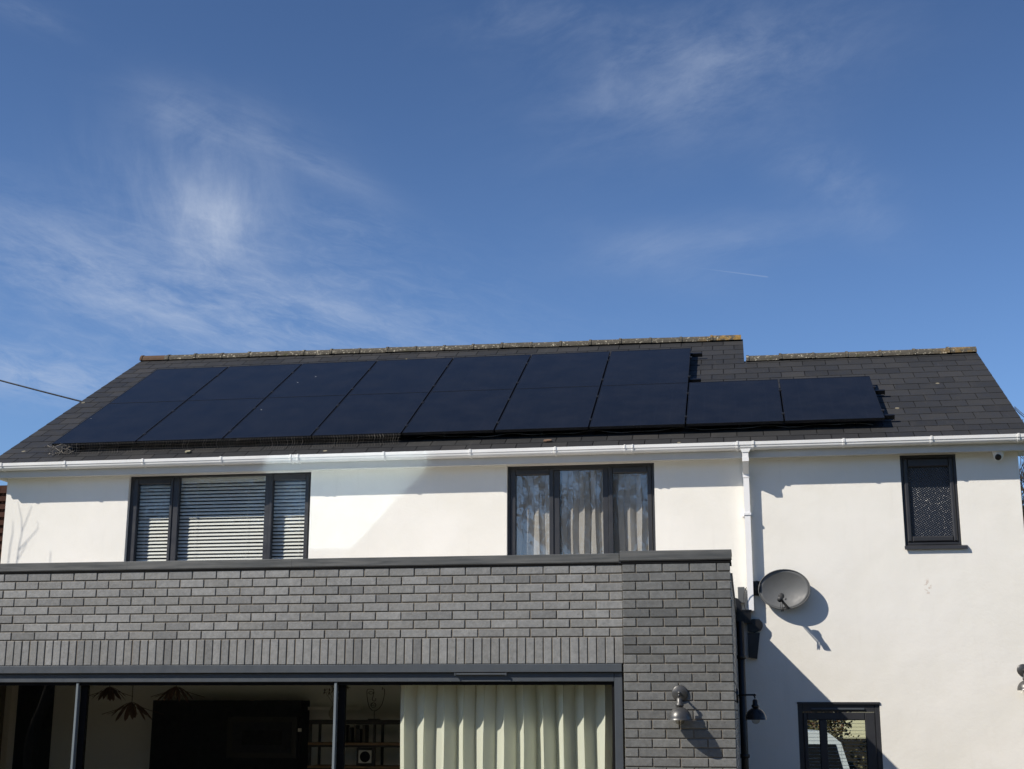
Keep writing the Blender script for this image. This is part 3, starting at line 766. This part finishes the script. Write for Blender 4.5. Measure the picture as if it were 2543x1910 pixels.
wall_lamp('gunmetal dome wall lamp on the brick pier, casting a long oval shadow', (.458,PY-.001,-.988), 0., M['gun'])
wall_lamp('black dome wall lamp on the shaded flank beyond the brick pier', (PXR+.004,1.25,-.990), radians(90), M['gunblack'], aa=.165)
wall_lamp('grey dome wall lamp on the cream wall, cut off by the right edge', (3.958,D-.001,-.690), 0., M['gun'])

# rain-water goods at the back corner of the extension
hp = thing('rainwater_hopper', 'black rainwater hopper and pipe in the corner behind the brick pier', 'drainpipe', (.98,4.05,0))
hp.location = (0,0,0)
q = MB(); q.prism([(.905,.115),(.935,.105),(.963,.07),(.974,.02),(.974,-.03),(1.074,-.02),(1.072,-.10),(1.07,-.165),(.905,-.165)], 4.165, 4.262, 'y'); q.box(.9045,1.08,4.158,4.264,-.040,-.0205)
fixn(q.build('hopper', M['black'], hp))
q = MB(); n = 12
pf = [(1.010+.095+.09*cos(a), -.150-.085*sin(a)*1.0) for a in [pi*i/n for i in range(n+1)]]
q.prism([(x_, z_+.0) for x_,z_ in [(1.03,-.135),(1.10,-.12),(1.165,-.125),(1.198,-.165),(1.200,-.205),(1.180,-.245),(1.11,-.27),(1.03,-.25)]], 4.20, 4.268, 'y'); fixn(q.build('gutter_end', M['black'], hp))
q = MB(); q.prism([(1.03,-.275),(1.165,-.275),(1.125,-.560),(1.03,-.545)], 4.215, 4.266, 'y'); fixn(q.build('shoe', M['dishdark'], hp))
q = MB(); q.tube([(.950,3.95,-.166),(.950,3.95,GZ+.03)], .041, 14); q.build('pipe', M['black'], hp, True)
q = MB()
for z in (-.55,-1.6):
    q = MB(); q.lathe([(.050,-.02),(.054,-.015),(.054,.015),(.050,.02)],(.950,3.95,z),14); q.build('pipe_clip', M['black'], hp, True)
q = MB().box(.938,1.012,4.19,4.268,.06,.235)
tag(q.build('junction_box', M['dish']), 'small grey junction box on the wall behind the pier coping', 'junction box')
q = MB(); q.tube([(1.015,4.15,-.03),(1.0,4.14,.05),(.998,4.14,.12),(1.01,4.13,.18),(1.035,4.12,.225)],.004,6)
tag(q.build('loose_wire', M['dishdark']), 'thin grey wire curling up in front of the white downpipe', 'wire')

# overhead cable
q = MB(); pts = []
pa, pb = Vector((-8.13,9.0,3.44)), Vector((-26.,9.0,9.2))
for i in range(33):
    t = i/32; p = pa.lerp(pb,t); p.z -= 1.25*(t)*(1-t)*1.0; pts.append(p)
# pass through the two sight points seen above the verge
def zc(x): return 3.809 + (x+9.616)*(4.227-3.809)/(-11.121+9.616) + .004*(x+9.616)*(x+11.121)
pts = [Vector((-8.115 - 18*t, 9.0, zc(-8.115-18*t))) for t in [i/32 for i in range(33)]]
q.tube(pts, .014, 6); tag(q.build('overhead_cable', M['black'], None, True), 'black overhead cable running from behind the left of the roof', 'cable')

# ================================================================== BLINDS AND CURTAINS
def blind(label, x0,x1,z0,z1,y,pitch,wd,tilt,rail_h,mat=None):
    t = thing('venetian_blind', label, 'blind', (0,0,0))
    q = MB(); z = z1 - rail_h - .012; rn = random.Random(2)
    dy, dz = wd*cos(tilt)/2, wd*sin(tilt)/2
    while z > z0:
        tw = rn.uniform(-.0012,.0012)
        n = 4
        for k in range(n):
            u0, u1 = -1+2*k/n, -1+2*(k+1)/n
            f_ = lambda u,s=0: (y + u*dy - (1-u*u)*.003*sin(tilt), z - (-u)*0 + u*dz + (1-u*u)*.003*cos(tilt))
            a, b = f_(u0), f_(u1)
            q.quad((x0,a[0],a[1]-tw),(x1,a[0],a[1]+tw),(x1,b[0],b[1]+tw),(x0,b[0],b[1]-tw))
        z -= pitch
    q.build('slats', mat or M['blind'], t)
    MB().box(x0,x1,y-.03,y+.03,z1-rail_h,z1).build('headrail', mat or M['blind'], t)
    cd = MB(); k = max(2,int((x1-x0)/.45))
    for i in range(k):
        xx = x0+.12+(x1-x0-.24)*i/max(1,k-1); cd = MB(); cd.tube([(xx,y-.022,z0),(xx,y-.022,z1-rail_h)],.0012,4); cd.build('cord', mat or M['blind'], t)
blind('white venetian blind, half in sun, behind the wide left upstairs window', W1[0]+.07,W1[1]-.05,W1[2]+.04,1.690,D+.15,.0437,.037,radians(56),.045)
blind('open slatted blind glimpsed through the utility door', BKW[0]+.06,BKW[1]-.06,BKW[2]+.05,BKW[3]-.05,10.0,.050,.05,radians(3),.04)
def curtain(name, label, x0,x1,z0,z1,y,amp,wl,mat,seed,top_amp=1.,n_per=14,flare=0.):
    rn = random.Random(seed); xs=[]; x=x0; ph=0
    q = MB(); N = int((x1-x0)/wl*n_per); R = 14
    wob = [rn.uniform(-1,1) for _ in range(60)]
    for j in range(R+1):
        v = j/R; z = z1 + (z0-z1)*v
        for i in range(N+1):
            u = i/N; ph = u*(x1-x0)/wl*2*pi
            k = int(u*(x1-x0)/wl); a = amp*(top_amp+(1-top_amp)*v)*(1+.28*wob[k%60])
            w_ = sin(ph+.5*wob[(k+7)%60]*sin(pi*v))
            q.v.append((x0+u*(x1-x0) + .25*wl*sin(2*ph)*.35 + flare*(v-.5)*(.5-u) + .006*sin(9*v+wob[k%60]*6), y - a*(w_) , z))
    for j in range(R):
        for i in range(N):
            a = j*(N+1)+i; q.f.append((a,a+1,a+N+2,a+N+1))
    return tag(q.build(name, mat, None, True), label, 'curtain')
curtain('curtain','pale green white curtain hanging in deep folds behind the sliding door', -1.96,-.14,GZ+.06,-.68,.272,.066,.173,M['curtain'],4)
curtain('curtain','stone coloured curtains drawn behind the middle upstairs window', -1.66,-.03,.20,1.69,D+.155,.028,.135,M['curtain_up'],9)

# ================================================================== LIVING ROOM
def pendant(x,y,ztop,r,drop,label,seed):
    rn = random.Random(seed); t = thing('pendant_lamp', label, 'pendant lamp', (x,y,ztop), group='petal pendant lamps')
    q = MB(); q.tube([(0,0,-.62-ztop),(0,0,0)],.004,6); q.build('cord', M['blackmetal'], t)
    q = MB(); n = 11
    for k in range(n):
        a = 2*pi*k/n + rn.uniform(-.1,.1); rr = r*rn.uniform(.8,1.15); dd = drop*rn.uniform(.75,1.2); hw = .5*2*pi/n*rn.uniform(.7,1.0)
        prev=None; S=7
        for j in range(S+1):
            u = j/S; R_ = rr*(.06+.94*u**.85); z = -dd*(u**1.25)
            ww = hw*R_*(1.25*(1-u)**.55 if u>.35 else 1.0)*(1.0 if u<.98 else .1)
            c_ = Vector((R_*cos(a),R_*sin(a),z)); sd_ = Vector((-sin(a),cos(a),0))
            row = [c_-sd_*ww-Vector((0,0,.10*ww)), c_, c_+sd_*ww-Vector((0,0,.10*ww))]
            if prev:
                q.quad(prev[0],prev[1],row[1],row[0]); q.quad(prev[1],prev[2],row[2],row[1])
            prev=row
    for k in range(5):
        a = 2*pi*k/5+.3; q.tube([(.02*cos(a),.02*sin(a),-.02),(.75*r*cos(a),.75*r*sin(a),-.45*drop),(1.45*r*cos(a),1.45*r*sin(a),-.72*drop)],.003,4)
    q.build('shade', M['petal'], t, True)
    q = MB(); q.lathe([(0,-.03),(.02,-.04),(.035,-.09),(.02,-.13),(0,-.135)],(0,0,0),12); q.build('bulb', M['bulb'], t, True)
pendant(-5.23,2.0,-1.05,.225,.17,'large brown petal pendant lamp hanging lowest behind the sliding doors',1)
pendant(-5.65,2.35,-.89,.17,.14,'small dark petal pendant lamp beside the left door post',2)
pendant(-4.84,2.2,-.89,.20,.15,'brown petal pendant lamp at the right of the hanging three',3)
q = MB().box(-5.17,-4.30,4.585,4.618,-1.68,-1.205); fr = q.build('framed_picture', M['black']); tag(fr,'dark framed picture on the navy wall','picture')
MB().box(-5.10,-4.37,4.578,4.5845,-1.62,-1.265).build('mount', m_plain('blue_grey_mount',(.016,.019,.026),.8), fr); MB().box(-4.98,-4.48,4.573,4.5775,-1.53,-1.36).build('print', m_plain('dark_print',(.006,.007,.009),.8), fr)
# patch of light on the back wall, put in as a pale box
tag(MB().box(-4.26,-3.60,4.85,4.955,-1.125,-1.085).build('light_patch_box', M['blind']), 'pale box standing in for a patch of light behind the vase', 'shelf')
tag(MB().box(-4.262,-4.225,4.5,4.53,-1.375,-1.335).build('light_switch', M['blind']), 'small white switch at the edge of the navy wall', 'switch')
# shelving unit
sh = thing('shelving_unit','open black steel shelving unit with oak shelves behind the glass','shelves',(-3.4,4.4,GZ))
sh.location=(0,0,0)
for xx in (-4.04,-3.27,-2.45):
    for yy in (4.29,4.66): MB().box(xx-.014,xx+.014,yy-.014,yy+.014,GZ+.03,-1.262).build('post', M['blackmetal'], sh)
for z,mt in ((-1.247,'blackmetal'),(-1.505,'oak'),(-1.765,'oak'),(-2.1,'oak'),(-2.5,'oak')):
    MB().box(-4.06,-2.43,4.27,4.68,z-.013,z+.013).build('shelf', M[mt], sh)
    MB().box(-4.06,-2.43,4.275,4.30,z-.038,z-.0135).build('shelf_rail', M['blackmetal'], sh)
# wire face sculpture on its stand
fs = thing('face_sculpture','black wire line-drawing face sculpture on a small stand','sculpture',(-3.31,4.4,-1.233))
def Zp(x,y): return ((x-1195)/2212*420/215.6, 0, (540-y)/2212*420/215.6)
face = [(1300,118),(1298,150),(1312,140),(1330,140),(1333,200),(1322,260),(1312,300),(1300,340),(1262,395),(1215,425),(1165,420),(1128,380),(1105,310),(1092,235),(1088,165),(1100,145),(1150,142),(1180,152),(1187,190),(1175,235),(1165,275),(1172,292),(1190,300),(1212,290),(1215,268),(1205,265)]
q = MB(); q.tube([Zp(*p) for p in face],.0042,6)
q.tube([Zp(1110+35+33*cos(a),192+15*sin(a)) for a in [i*pi/8 for i in range(17)]],.0035,6)
q.tube([Zp(1182+36*cos(a),350+30*sin(a)) for a in [i*pi/8 for i in range(17)]],.0035,6)
q.tube([Zp(1148,350),Zp(1165,330),Zp(1182,345),Zp(1200,330),Zp(1216,352),Zp(1182,360),Zp(1150,352)],.003,6)
q.build('face', M['blackmetal'], fs, True)
q = MB(); q.tube([Zp(1197,425),Zp(1197,530)],.004,6); q.box(-.065,.065,-.04,.04,.0,.012); q.build('stand', M['blackmetal'], fs)
# vase with dried stems
vs = thing('vase','round glass vase of dark dried stems behind the door post','vase',(-3.775,4.4,-1.233))
q = MB(); q.lathe([(.03,0),(.06,.01),(.080,.05),(.082,.09),(.06,.14),(.03,.165),(.028,.19)],(0,0,0),20); q.build('vessel', M['bulb'], vs, True)
q = MB(); rn = random.Random(8)
for k in range(16):
    a = rn.uniform(0,2*pi); r = rn.uniform(.04,.14); h_ = rn.uniform(.27,.42)
    q.tube([(0,0,.1),(r*.3*cos(a),r*.3*sin(a),h_*.6),(r*cos(a),r*sin(a),h_)],.0022,4)
    for j in range(5):
        c_ = Vector((r*cos(a),r*sin(a),h_)) ; e = Vector((rn.uniform(-.05,.05),rn.uniform(-.05,.05),rn.uniform(-.06,.05)))
        n_ = e.cross(Vector((0,0,1))).normalized()*.009
        q.quad(c_, c_+e*.5+n_, c_+e, c_+e*.5-n_)
q.build('stems', M['petal'], vs)
q = MB().box(-3.50,-3.29,4.36,4.44,-1.749,-1.548); o = q.build('picture_frame', M['black']); tag(o,'square black framed print propped on the lower oak shelf','picture')
MB().box(-3.472,-3.318,4.354,4.3595,-1.72,-1.577).build('print', M['room'], o); q = MB(); q.lathe([(0,0),(.062,0)],(-3.395,4.3535,-1.65),24,Matrix.Rotation(radians(90),3,'X')); q.build('disc', M['roomdark'], o)
rn = random.Random(21); x = -3.72
LBK = ['thin pale book beside the vase stems','wide grey book on the upper shelf','tall cream book on the upper shelf','dark spined book in the middle of the shelf','short pale book leaning right','white book beside the steel post']
for k in range(6):
    wdt = rn.uniform(.02,.05); hh = rn.uniform(.14,.2)
    o = MB().box(x,x+wdt,4.36,4.52,-1.491,-1.491+hh).build('book', m_plain('book_cover_%s'%'abcdef'[k], rn.choice([(.05,.05,.05),(.10,.095,.085),(.03,.025,.025)]), .8)); tag(o, LBK[k], 'book', 'books on the shelving unit'); x += wdt + rn.uniform(.004,.04)
q = MB(); q.lathe([(0,0),(.03,0),(.012,.02),(.010,.07),(.028,.085),(.032,.105),(.02,.125),(0,.13)],(-3.70,4.33,-1.491),14); tag(q.build('ornament', M['paper'], None, True),'small round pale ornament at the front of the oak shelf','ornament')

# ================================================================== NEIGHBOUR, TREES, STREET
nb = thing('neighbour_house','dark red tile hung neighbouring house glimpsed past the left corner','house',(-10,6,GZ)); nb.location=(0,0,0)
MB().box(-13.,-8.92,6.0,9.5,GZ,1.93).build('wall', M['tilehang'], nb)
q = MB(); rn = random.Random(4)
z = -.2
while z < 1.9:
    x = -10.6 + rn.uniform(0,.1)
    while x < -8.90:
        q.add([(x,5.955,z),(x+.162,5.955,z),(x+.162,5.999,z+.115),(x,5.999,z+.115),(x,5.967,z-.001),(x+.162,5.967,z-.001)],[(0,1,2,3),(0,4,5,1)]); x += .166
    z += .112
q.build('tile_hanging', M['tilehang'], nb)

def bare_tree(name,label,base,height,mat,seed,depth=6,spread=.55,r0=.16,kids=3,minr=.004,cat='tree',sides=4,lift=.25):
    rn = random.Random(seed); tr = MB(); cr = MB()
    def grow(p,d,L,r,lv):
        pts=[p]; q=p; dd=d.copy(); S = 4 if lv<2 else 3
        for i in range(S):
            dd = (dd + Vector((rn.uniform(-1,1),rn.uniform(-1,1),rn.uniform(-.4,.9)))*.13).normalized(); q = q + dd*L/S; pts.append(q)
        rs=[max(minr,r*(1-.45*i/S)) for i in range(S+1)]
        (tr if lv==0 else cr).tube(pts, rs, 7 if lv==0 else sides, False)
        if lv>=depth: return
        n = kids + (1 if rn.random()<.5 else 0)
        for k in range(n):
            t = rn.uniform(.35,1.) if k else 1.
            i = min(S-1,int(t*S)); b = pts[i].lerp(pts[i+1],t*S-i) if t<1 else pts[-1]
            ax = Vector((rn.uniform(-1,1),rn.uniform(-1,1),rn.uniform(-.3,.5))).normalized()
            nd = (dd*(1-spread*.55) + ax*spread + Vector((0,0,lift*spread))).normalized()
            grow(b, nd, L*rn.uniform(.6,.85), rs[-1]*rn.uniform(.55,.8), lv+1)
    t = thing(name,label,cat,base)
    grow(Vector((0,0,0)),Vector((0,0,1)),height*.30,r0,0)
    tr.build('trunk',mat,t,True); cr.build('crown',mat,t,True)
    return t
bare_tree('bare_tree','bare winter tree mirrored in the panes of the middle upstairs window',(-4.6,-27,GZ),12.5,M['bark'],5,6,.42,.20,3,.009)
bare_tree('bare_tree','bare winter tree mirrored in the blind covered upstairs window',(-15.5,-19,GZ),10.5,M['bark'],9,6,.45,.20,3,.010)
bare_tree('bare_tree','bare branched tree against the sky past the right corner of the house',(7.2,15,GZ),9.,M['twig'],12,6,.55,.14,3,.006)
def screen_hedge(name,label,x0,x1,y,h_,seed,mat):
    rn = random.Random(seed); q = MB()
    for i in range(int((x1-x0)*h_*75)):
        x = rn.uniform(x0,x1); z = rn.uniform(0,h_+.35*sin(x*.7)+.25*sin(x*1.9+1)); s_=rn.uniform(.06,.13)
        a = Vector((rn.uniform(-1,1),rn.uniform(-1,1),rn.uniform(-1,1))).normalized()*s_; b = a.cross(Vector((rn.uniform(-1,1),rn.uniform(-1,1),rn.uniform(-1,1)))).normalized()*s_*.6; c_ = Vector((x,y+rn.uniform(-.5,.5),GZ+z))
        q.quad(c_-a,c_+b,c_+a,c_-b)
    t = thing(name,label,'hedge'); q.build('foliage',mat,t)
    MB().box(x0,x1,y-.3,y+.1,GZ,GZ+h_-.5).build('stems', m_plain('dark_stems',(.015,.013,.009),.95), t)
screen_hedge('evergreen_hedge','tall dark evergreen hedge mirrored along the sliding glass doors',-26,9,-21.,3.4,31,m_leaf('evergreen_leaf',(.012,.020,.009),(.035,.05,.02)))
screen_hedge('sky_blocking_conifers','tall dark conifer screen mirrored low in the left upstairs window',-30,-8.,-24.,8.5,33,m_leaf('conifer_leaf',(.008,.014,.008),(.022,.032,.016)))  # mirrored in the glass; also widened and raised to block low sky light
screen_hedge('sky_blocking_conifers','tall dark conifer screen added out of view to block low sky light',2.5,22.,-17.,9.,34,m_leaf('dark_conifer_leaf',(.008,.014,.008),(.022,.032,.016)))  # unseen trees added behind the camera to cut sky fill on the walls
# slender shrub at the left whose twigs throw soft shadows on the wall
Lv = Vector((1.40,1.0,-1.47)); Lv.normalize()
def sunback(x,z,t): return Vector((x,D,z)) - Lv*t
sb = thing('slender_sapling','slender bare sapling throwing faint twig shadows on the white wall','tree',(-9.3,3.3,GZ)); sb.location=(0,0,0)
TT = 2.2
base = sunback(-7.905,.55,TT)
q = MB(); q.tube([Vector((base.x+.05,base.y,GZ)), Vector((base.x-.06,base.y+.05,-.8)), base],[.03,.024,.02],7); q.build('trunk', M['twig'], sb, True)
q = MB()
def br_(pts, r): q.tube([sunback(x,z,TT+d) for x,z,d in pts], [v*.27 for v in r], 6)
br_([(-7.905,.55,0),(-7.895,.80,0),(-7.868,1.02,.05),(-7.885,1.20,.1),(-7.955,1.42,.15)],[.02,.016,.013,.011,.007])
br_([(-7.870,1.03,.05),(-7.82,1.18,.0),(-7.762,1.36,-.05)],[.012,.010,.007])
br_([(-7.893,.80,0),(-7.78,.93,.1),(-7.68,1.04,.15),(-7.652,1.09,.18),(-7.672,1.17,.2)],[.014,.012,.010,.009,.006])
br_([(-7.90,.68,0),(-7.83,.80,-.1),(-7.79,.90,-.12)],[.011,.009,.007])
br_([(-8.02,.55,.3),(-8.01,.85,.35),(-7.99,1.02,.4),(-8.0,1.18,.4)],[.018,.016,.013,.008])
br_([(-7.455,.55,.2),(-7.46,.79,.2)],[.014,.010])
q.build('crown', M['twig'], sb, True)
# street beyond, seen through the utility room
vn = thing('parked_van','white van with dark windscreen parked beyond the utility window','van',(1.6,16.6,GZ)); vn.location=(0,0,0)
q = MB()
prof = [(.55,GZ+.35),(.55,GZ+1.1),(.72,GZ+1.40),(1.0,GZ+1.43),(2.2,GZ+1.45),(2.50,GZ+1.43),(2.72,GZ+1.25),(2.86,GZ+.75),(2.88,GZ+.35)]
q.prism(prof, 16.0, 20.0, 'y'); fixn(q.build('body', M['van'], vn))
q = MB(); q.add([(.75,15.99,GZ+1.22),(2.62,15.99,GZ+1.22),(2.74,15.99,GZ+.72),(.65,15.99,GZ+.72)],[(0,1,2,3)]); q.add([(.75,15.995,GZ+1.22),(2.62,15.995,GZ+1.22),(2.74,15.995,GZ+.72),(.65,15.995,GZ+.72)],[(3,2,1,0)])
q.build('windscreen', M['black'], vn)
for xx in (.7,2.55):
    q = MB(); q.lathe([(0,.1),(.30,.1),(.32,.06),(.32,-.06),(.30,-.1),(0,-.1)],(xx,16.7,GZ+.33),20,Matrix.Rotation(radians(90),3,'Y')); fixn(q.build('wheel', M['tyre'], vn, True))
q = MB(); rn = random.Random(15)
for i in range(5200):
    x = rn.uniform(-3,9); y = 20.6+rn.uniform(-.4,.4); z = GZ+rn.uniform(.0,1.36+.08*sin(x*3)); s_ = rn.uniform(.02,.05)
    a = Vector((rn.uniform(-1,1),rn.uniform(-1,1),rn.uniform(-1,1))).normalized()*s_; b = a.cross(Vector((rn.uniform(-1,1),rn.uniform(-1,1),rn.uniform(-1,1)))).normalized()*s_*.7; c_ = Vector((x,y,z))
    q.quad(c_-a,c_+b,c_+a,c_-b)
hd = thing('hedge','brown twiggy hedge below the cream house, seen through the utility door','hedge',(3,20.6,GZ)); hd.location=(0,0,0)
q.build('foliage', M['hedge'], hd)
MB().box(-3,9,20.45,20.75,GZ,GZ+1.25).build('stems', m_plain('hedge_core',(.02,.016,.010),.95), hd)
ch = thing('cream_house','cream house across the street, seen through the utility door','house',(5,28,GZ)); ch.location=(0,0,0)
q = MB(); q.box(3.3,13,28,36,GZ,2.4); q.build('wall', M['cream'], ch)
q = MB(); q.prism([(27.6,2.35),(32,5.),(36.4,2.35)],2.9,13.4); fixn(q.build('roof', M['tilehang'], ch))
def bush(name,label,c,r,n,mat,seed):
    rn = random.Random(seed); t = thing(name,label,'shrub',(c[0],c[1],GZ)); q = MB()
    for i in range(n):
        d = Vector((rn.gauss(0,1),rn.gauss(0,1),rn.gauss(0,1))).normalized()*r*rn.random()**.4; p = Vector((d.x,d.y,c[2]-GZ+d.z*.8)); s_=rn.uniform(.03,.07)
        a = Vector((rn.uniform(-1,1),rn.uniform(-1,1),rn.uniform(-1,1))).normalized()*s_; b = a.cross(Vector((.3,.8,rn.uniform(-1,1)))).normalized()*s_*.6
        q.quad(p-a,p+b,p+a,p-b)
    q.build('crown',mat,t); k = MB(); k.tube([(0,0,0),(.05,0,c[2]-GZ)],.05,6); k.build('trunk',M['twig'],t)
bush('shrub','rusty brown shrub behind the white van, seen through the utility door',(2.75,24.5,-1.30),.85,1500,m_leaf('rusty_leaf',(.10,.045,.02),(.13,.12,.05)),6)

# ================================================================== CAMERA
cam = bpy.data.cameras.new('camera'); co = bpy.data.objects.new('camera', cam); COL.objects.link(co); SC.camera = co
F = 3425.98; cam.sensor_fit='HORIZONTAL'; cam.sensor_width = 36.; cam.lens = F/2543*36.; cam.clip_end = 2000; cam.clip_start=.05
r_ = Vector((.98639044,.16440858,.0019288)); u_ = Vector((.03608032,-.22788373,.97301964)); w_ = Vector((-.16041232,.95970767,.23071425))
co.matrix_world = Matrix(((r_.x,u_.x,-w_.x,1.00552),(r_.y,u_.y,-w_.y,-11.68829),(r_.z,u_.z,-w_.z,-1.13745),(0,0,0,1)))

# ================================================================== LIGHT AND SKY
SUN_EL = math.asin(1.47/sqrt(1.4**2+1+1.47**2)); 
sn = bpy.data.lights.new('sun','SUN'); so = bpy.data.objects.new('sun',sn); COL.objects.link(so)
sn.energy = 4.2; sn.angle = radians(.53); sn.color = (1.,.925,.82)
so.rotation_euler = Vector((1.40,1.0,-1.47)).to_track_quat('-Z','Y').to_euler()
wd = bpy.data.worlds.new('World'); SC.world = wd; wd.use_nodes = True; wt = wd.node_tree; wt.nodes.clear(); T = NT(wt)
sky = T.n('ShaderNodeTexSky', sky_type='NISHITA'); sky.sun_disc = False
sky.sun_elevation = SUN_EL; sky.sun_rotation = math.atan2(-1.4,-1.) % (2*pi)
sky.altitude = 50; sky.air_density = 1.0; sky.dust_density = .25; sky.ozone_density = 2.6
# thin cirrus, laid out by direction on the sky
dr = T.vm('NORMALIZE', T.n('ShaderNodeTexCoord').outputs['Generated'])
a = T.vm('DOT_PRODUCT', dr, tuple(r_)); b = T.vm('DOT_PRODUCT', dr, tuple(u_)); c = T.vm('DOT_PRODUCT', dr, tuple(w_))
cz = T.m('MAXIMUM', c, .05)
U = T.m('MULTIPLY', T.m('DIVIDE', a, cz), F/1000.); V = T.m('MULTIPLY', T.m('DIVIDE', b, cz), -F/1000.)     # thousandths of the calibrated pixels
def gauss(cx, cy, sx, sy, ang=0.):
    x = T.m('SUBTRACT', U, (cx-1271.5)/1000); y = T.m('SUBTRACT', V, (cy-955)/1000); ca, sa = cos(radians(ang)), sin(radians(ang))
    p = T.m('DIVIDE', T.m('ADD', T.m('MULTIPLY', x, ca), T.m('MULTIPLY', y, sa)), sx/1000)
    q = T.m('DIVIDE', T.m('SUBTRACT', T.m('MULTIPLY', y, ca), T.m('MULTIPLY', x, sa)), sy/1000)
    return T.m('EXPONENT', T.m('MULTIPLY', T.m('ADD', T.m('MULTIPLY', p,p), T.m('MULTIPLY', q,q)), -1.))
def streaks(ang, sl_, ss, seed, det=8, rough=.6, dist=.6):
    ca, sa = cos(radians(ang)), sin(radians(ang))
    p = T.m('ADD', T.m('MULTIPLY', U, ca), T.m('MULTIPLY', V, sa)); q = T.m('SUBTRACT', T.m('MULTIPLY', V, ca), T.m('MULTIPLY', U, sa))
    return T.noise(T.comb(T.m('MULTIPLY', p, sl_), T.m('MULTIPLY', q, ss), seed), 1., det, rough, dist)
n1 = streaks(20, 3.2, 12., 3.1, 12, .66, .3); n2 = streaks(80, 3.4, 12., 7.7, 12, .64, .4); n3 = streaks(-14, 3., 9., 11.3, 12, .66, .3); n4 = streaks(14, 9., 30., 5.2, 12, .7); n3b = streaks(-24, 5., 10., 21.3, 10, .66, .3); n5 = streaks(70, 5., 8., 31.3, 12, .66, .3)
def lay(g, n, lo, hi, amp): return T.m('MULTIPLY', T.m('MULTIPLY', g, T.mr(n, lo, hi)), amp)
parts = [
    lay(gauss(520,560,105,115,0), n5, .0, .85, .36), lay(gauss(560,540,180,140,10), n5, .2, .8, .30), lay(gauss(540,480,200,180,10), n2, .25, .9, .14), lay(gauss(330,470,190,130,30), n2, .25, .85, .12),
    lay(gauss(560,310,230,70,17), n1, .25, .8, .22), lay(gauss(455,310,130,75,40), n3b, .30, .75, .16), lay(gauss(820,430,170,32,25), n1, .2, .7, .17), lay(gauss(870,560,130,60,15), n4, .3, .8, .10),
    lay(gauss(640,770,470,110,9), n1, .28, .78, .34), lay(gauss(150,650,330,120,24), n1, .30, .78, .32), lay(gauss(600,760,620,190,9), n4, .34, .8, .26),
    lay(gauss(80,930,300,65,8), n4, .22, .75, .42), lay(gauss(60,30,130,35,22), n1, .3,.8,.16),
    lay(gauss(1760,150,360,130,-10), n3b, .28, .82, .26), lay(gauss(1700,250,330,130,-14), n3, .3, .82, .18), lay(gauss(1330,40,230,70,-6), n3b, .35, .8, .12),
    lay(gauss(1790,600,270,60,-8), n3, .2, .9, .22), lay(gauss(1620,640,260,70,14), n3, .25, .9, .10), lay(gauss(2060,440,180,80,30), n3b, .25, .85, .18), lay(gauss(2170,560,110,50,25), n3, .3, .85, .12),
]
acc = parts[0]
for p_ in parts[1:]: acc = T.m('ADD', acc, p_)
# the short vapour trail
tx = T.m('SUBTRACT', U, (1815-1271.5)/1000); ty = T.m('SUBTRACT', V, (676-955)/1000); ca, sa = cos(.128), sin(.128)
p = T.m('ADD', T.m('MULTIPLY', tx, ca), T.m('MULTIPLY', ty, sa)); q_ = T.m('SUBTRACT', T.m('MULTIPLY', ty, ca), T.m('MULTIPLY', tx, sa))
wdth = T.mr(p, -.1, .1, .0012, .0026, False)
tr_ = T.m('MULTIPLY', T.m('SUBTRACT', 1., T.mr(T.m('DIVIDE', T.m('ABSOLUTE', q_), wdth), .3, 1.)), T.m('MULTIPLY', T.mr(p,-.11,.06), T.m('SUBTRACT', 1., T.mr(p,.088,.097))))
acc = T.m('ADD', acc, T.m('MULTIPLY', tr_, .16))
acc = T.m('MULTIPLY', acc, T.mr(c, .1, .4))
acc = T.m('MINIMUM', acc, .8)
base = T.mix(1., sky.outputs[0], (.76,.93,1.19,1), 'MULTIPLY')
hz = T.mr(T.sep(dr)[2], .20, .50, 1.22, .97)
base = T.vm('MULTIPLY', base, T.comb(hz, hz, hz))
cl = T.mix(acc, base, (6.4,7.3,9.0,1))
bg = T.n('ShaderNodeBackground'); T.link(cl, bg.inputs[0]); bg.inputs[1].default_value = .0615
ow = T.n('ShaderNodeOutputWorld'); T.link(bg.outputs[0], ow.inputs[0])

# ================================================================== RENDER
SC.render.engine = 'CYCLES'
SC.view_settings.view_transform = 'Standard'; SC.view_settings.look = 'None'; SC.view_settings.exposure = .45; SC.view_settings.gamma = 1.
cy = SC.cycles
cy.use_denoising = True
try: cy.denoiser = 'OPENIMAGEDENOISE'
except Exception: pass
cy.max_bounces = 10; cy.diffuse_bounces = 5; cy.glossy_bounces = 5; cy.transmission_bounces = 6; cy.transparent_max_bounces = 16
cy.caustics_reflective = True; cy.blur_glossy = 0.; cy.sample_clamp_indirect = 12.
cy.use_guiding = True; cy.use_surface_guiding = True; cy.guiding_training_samples = 64
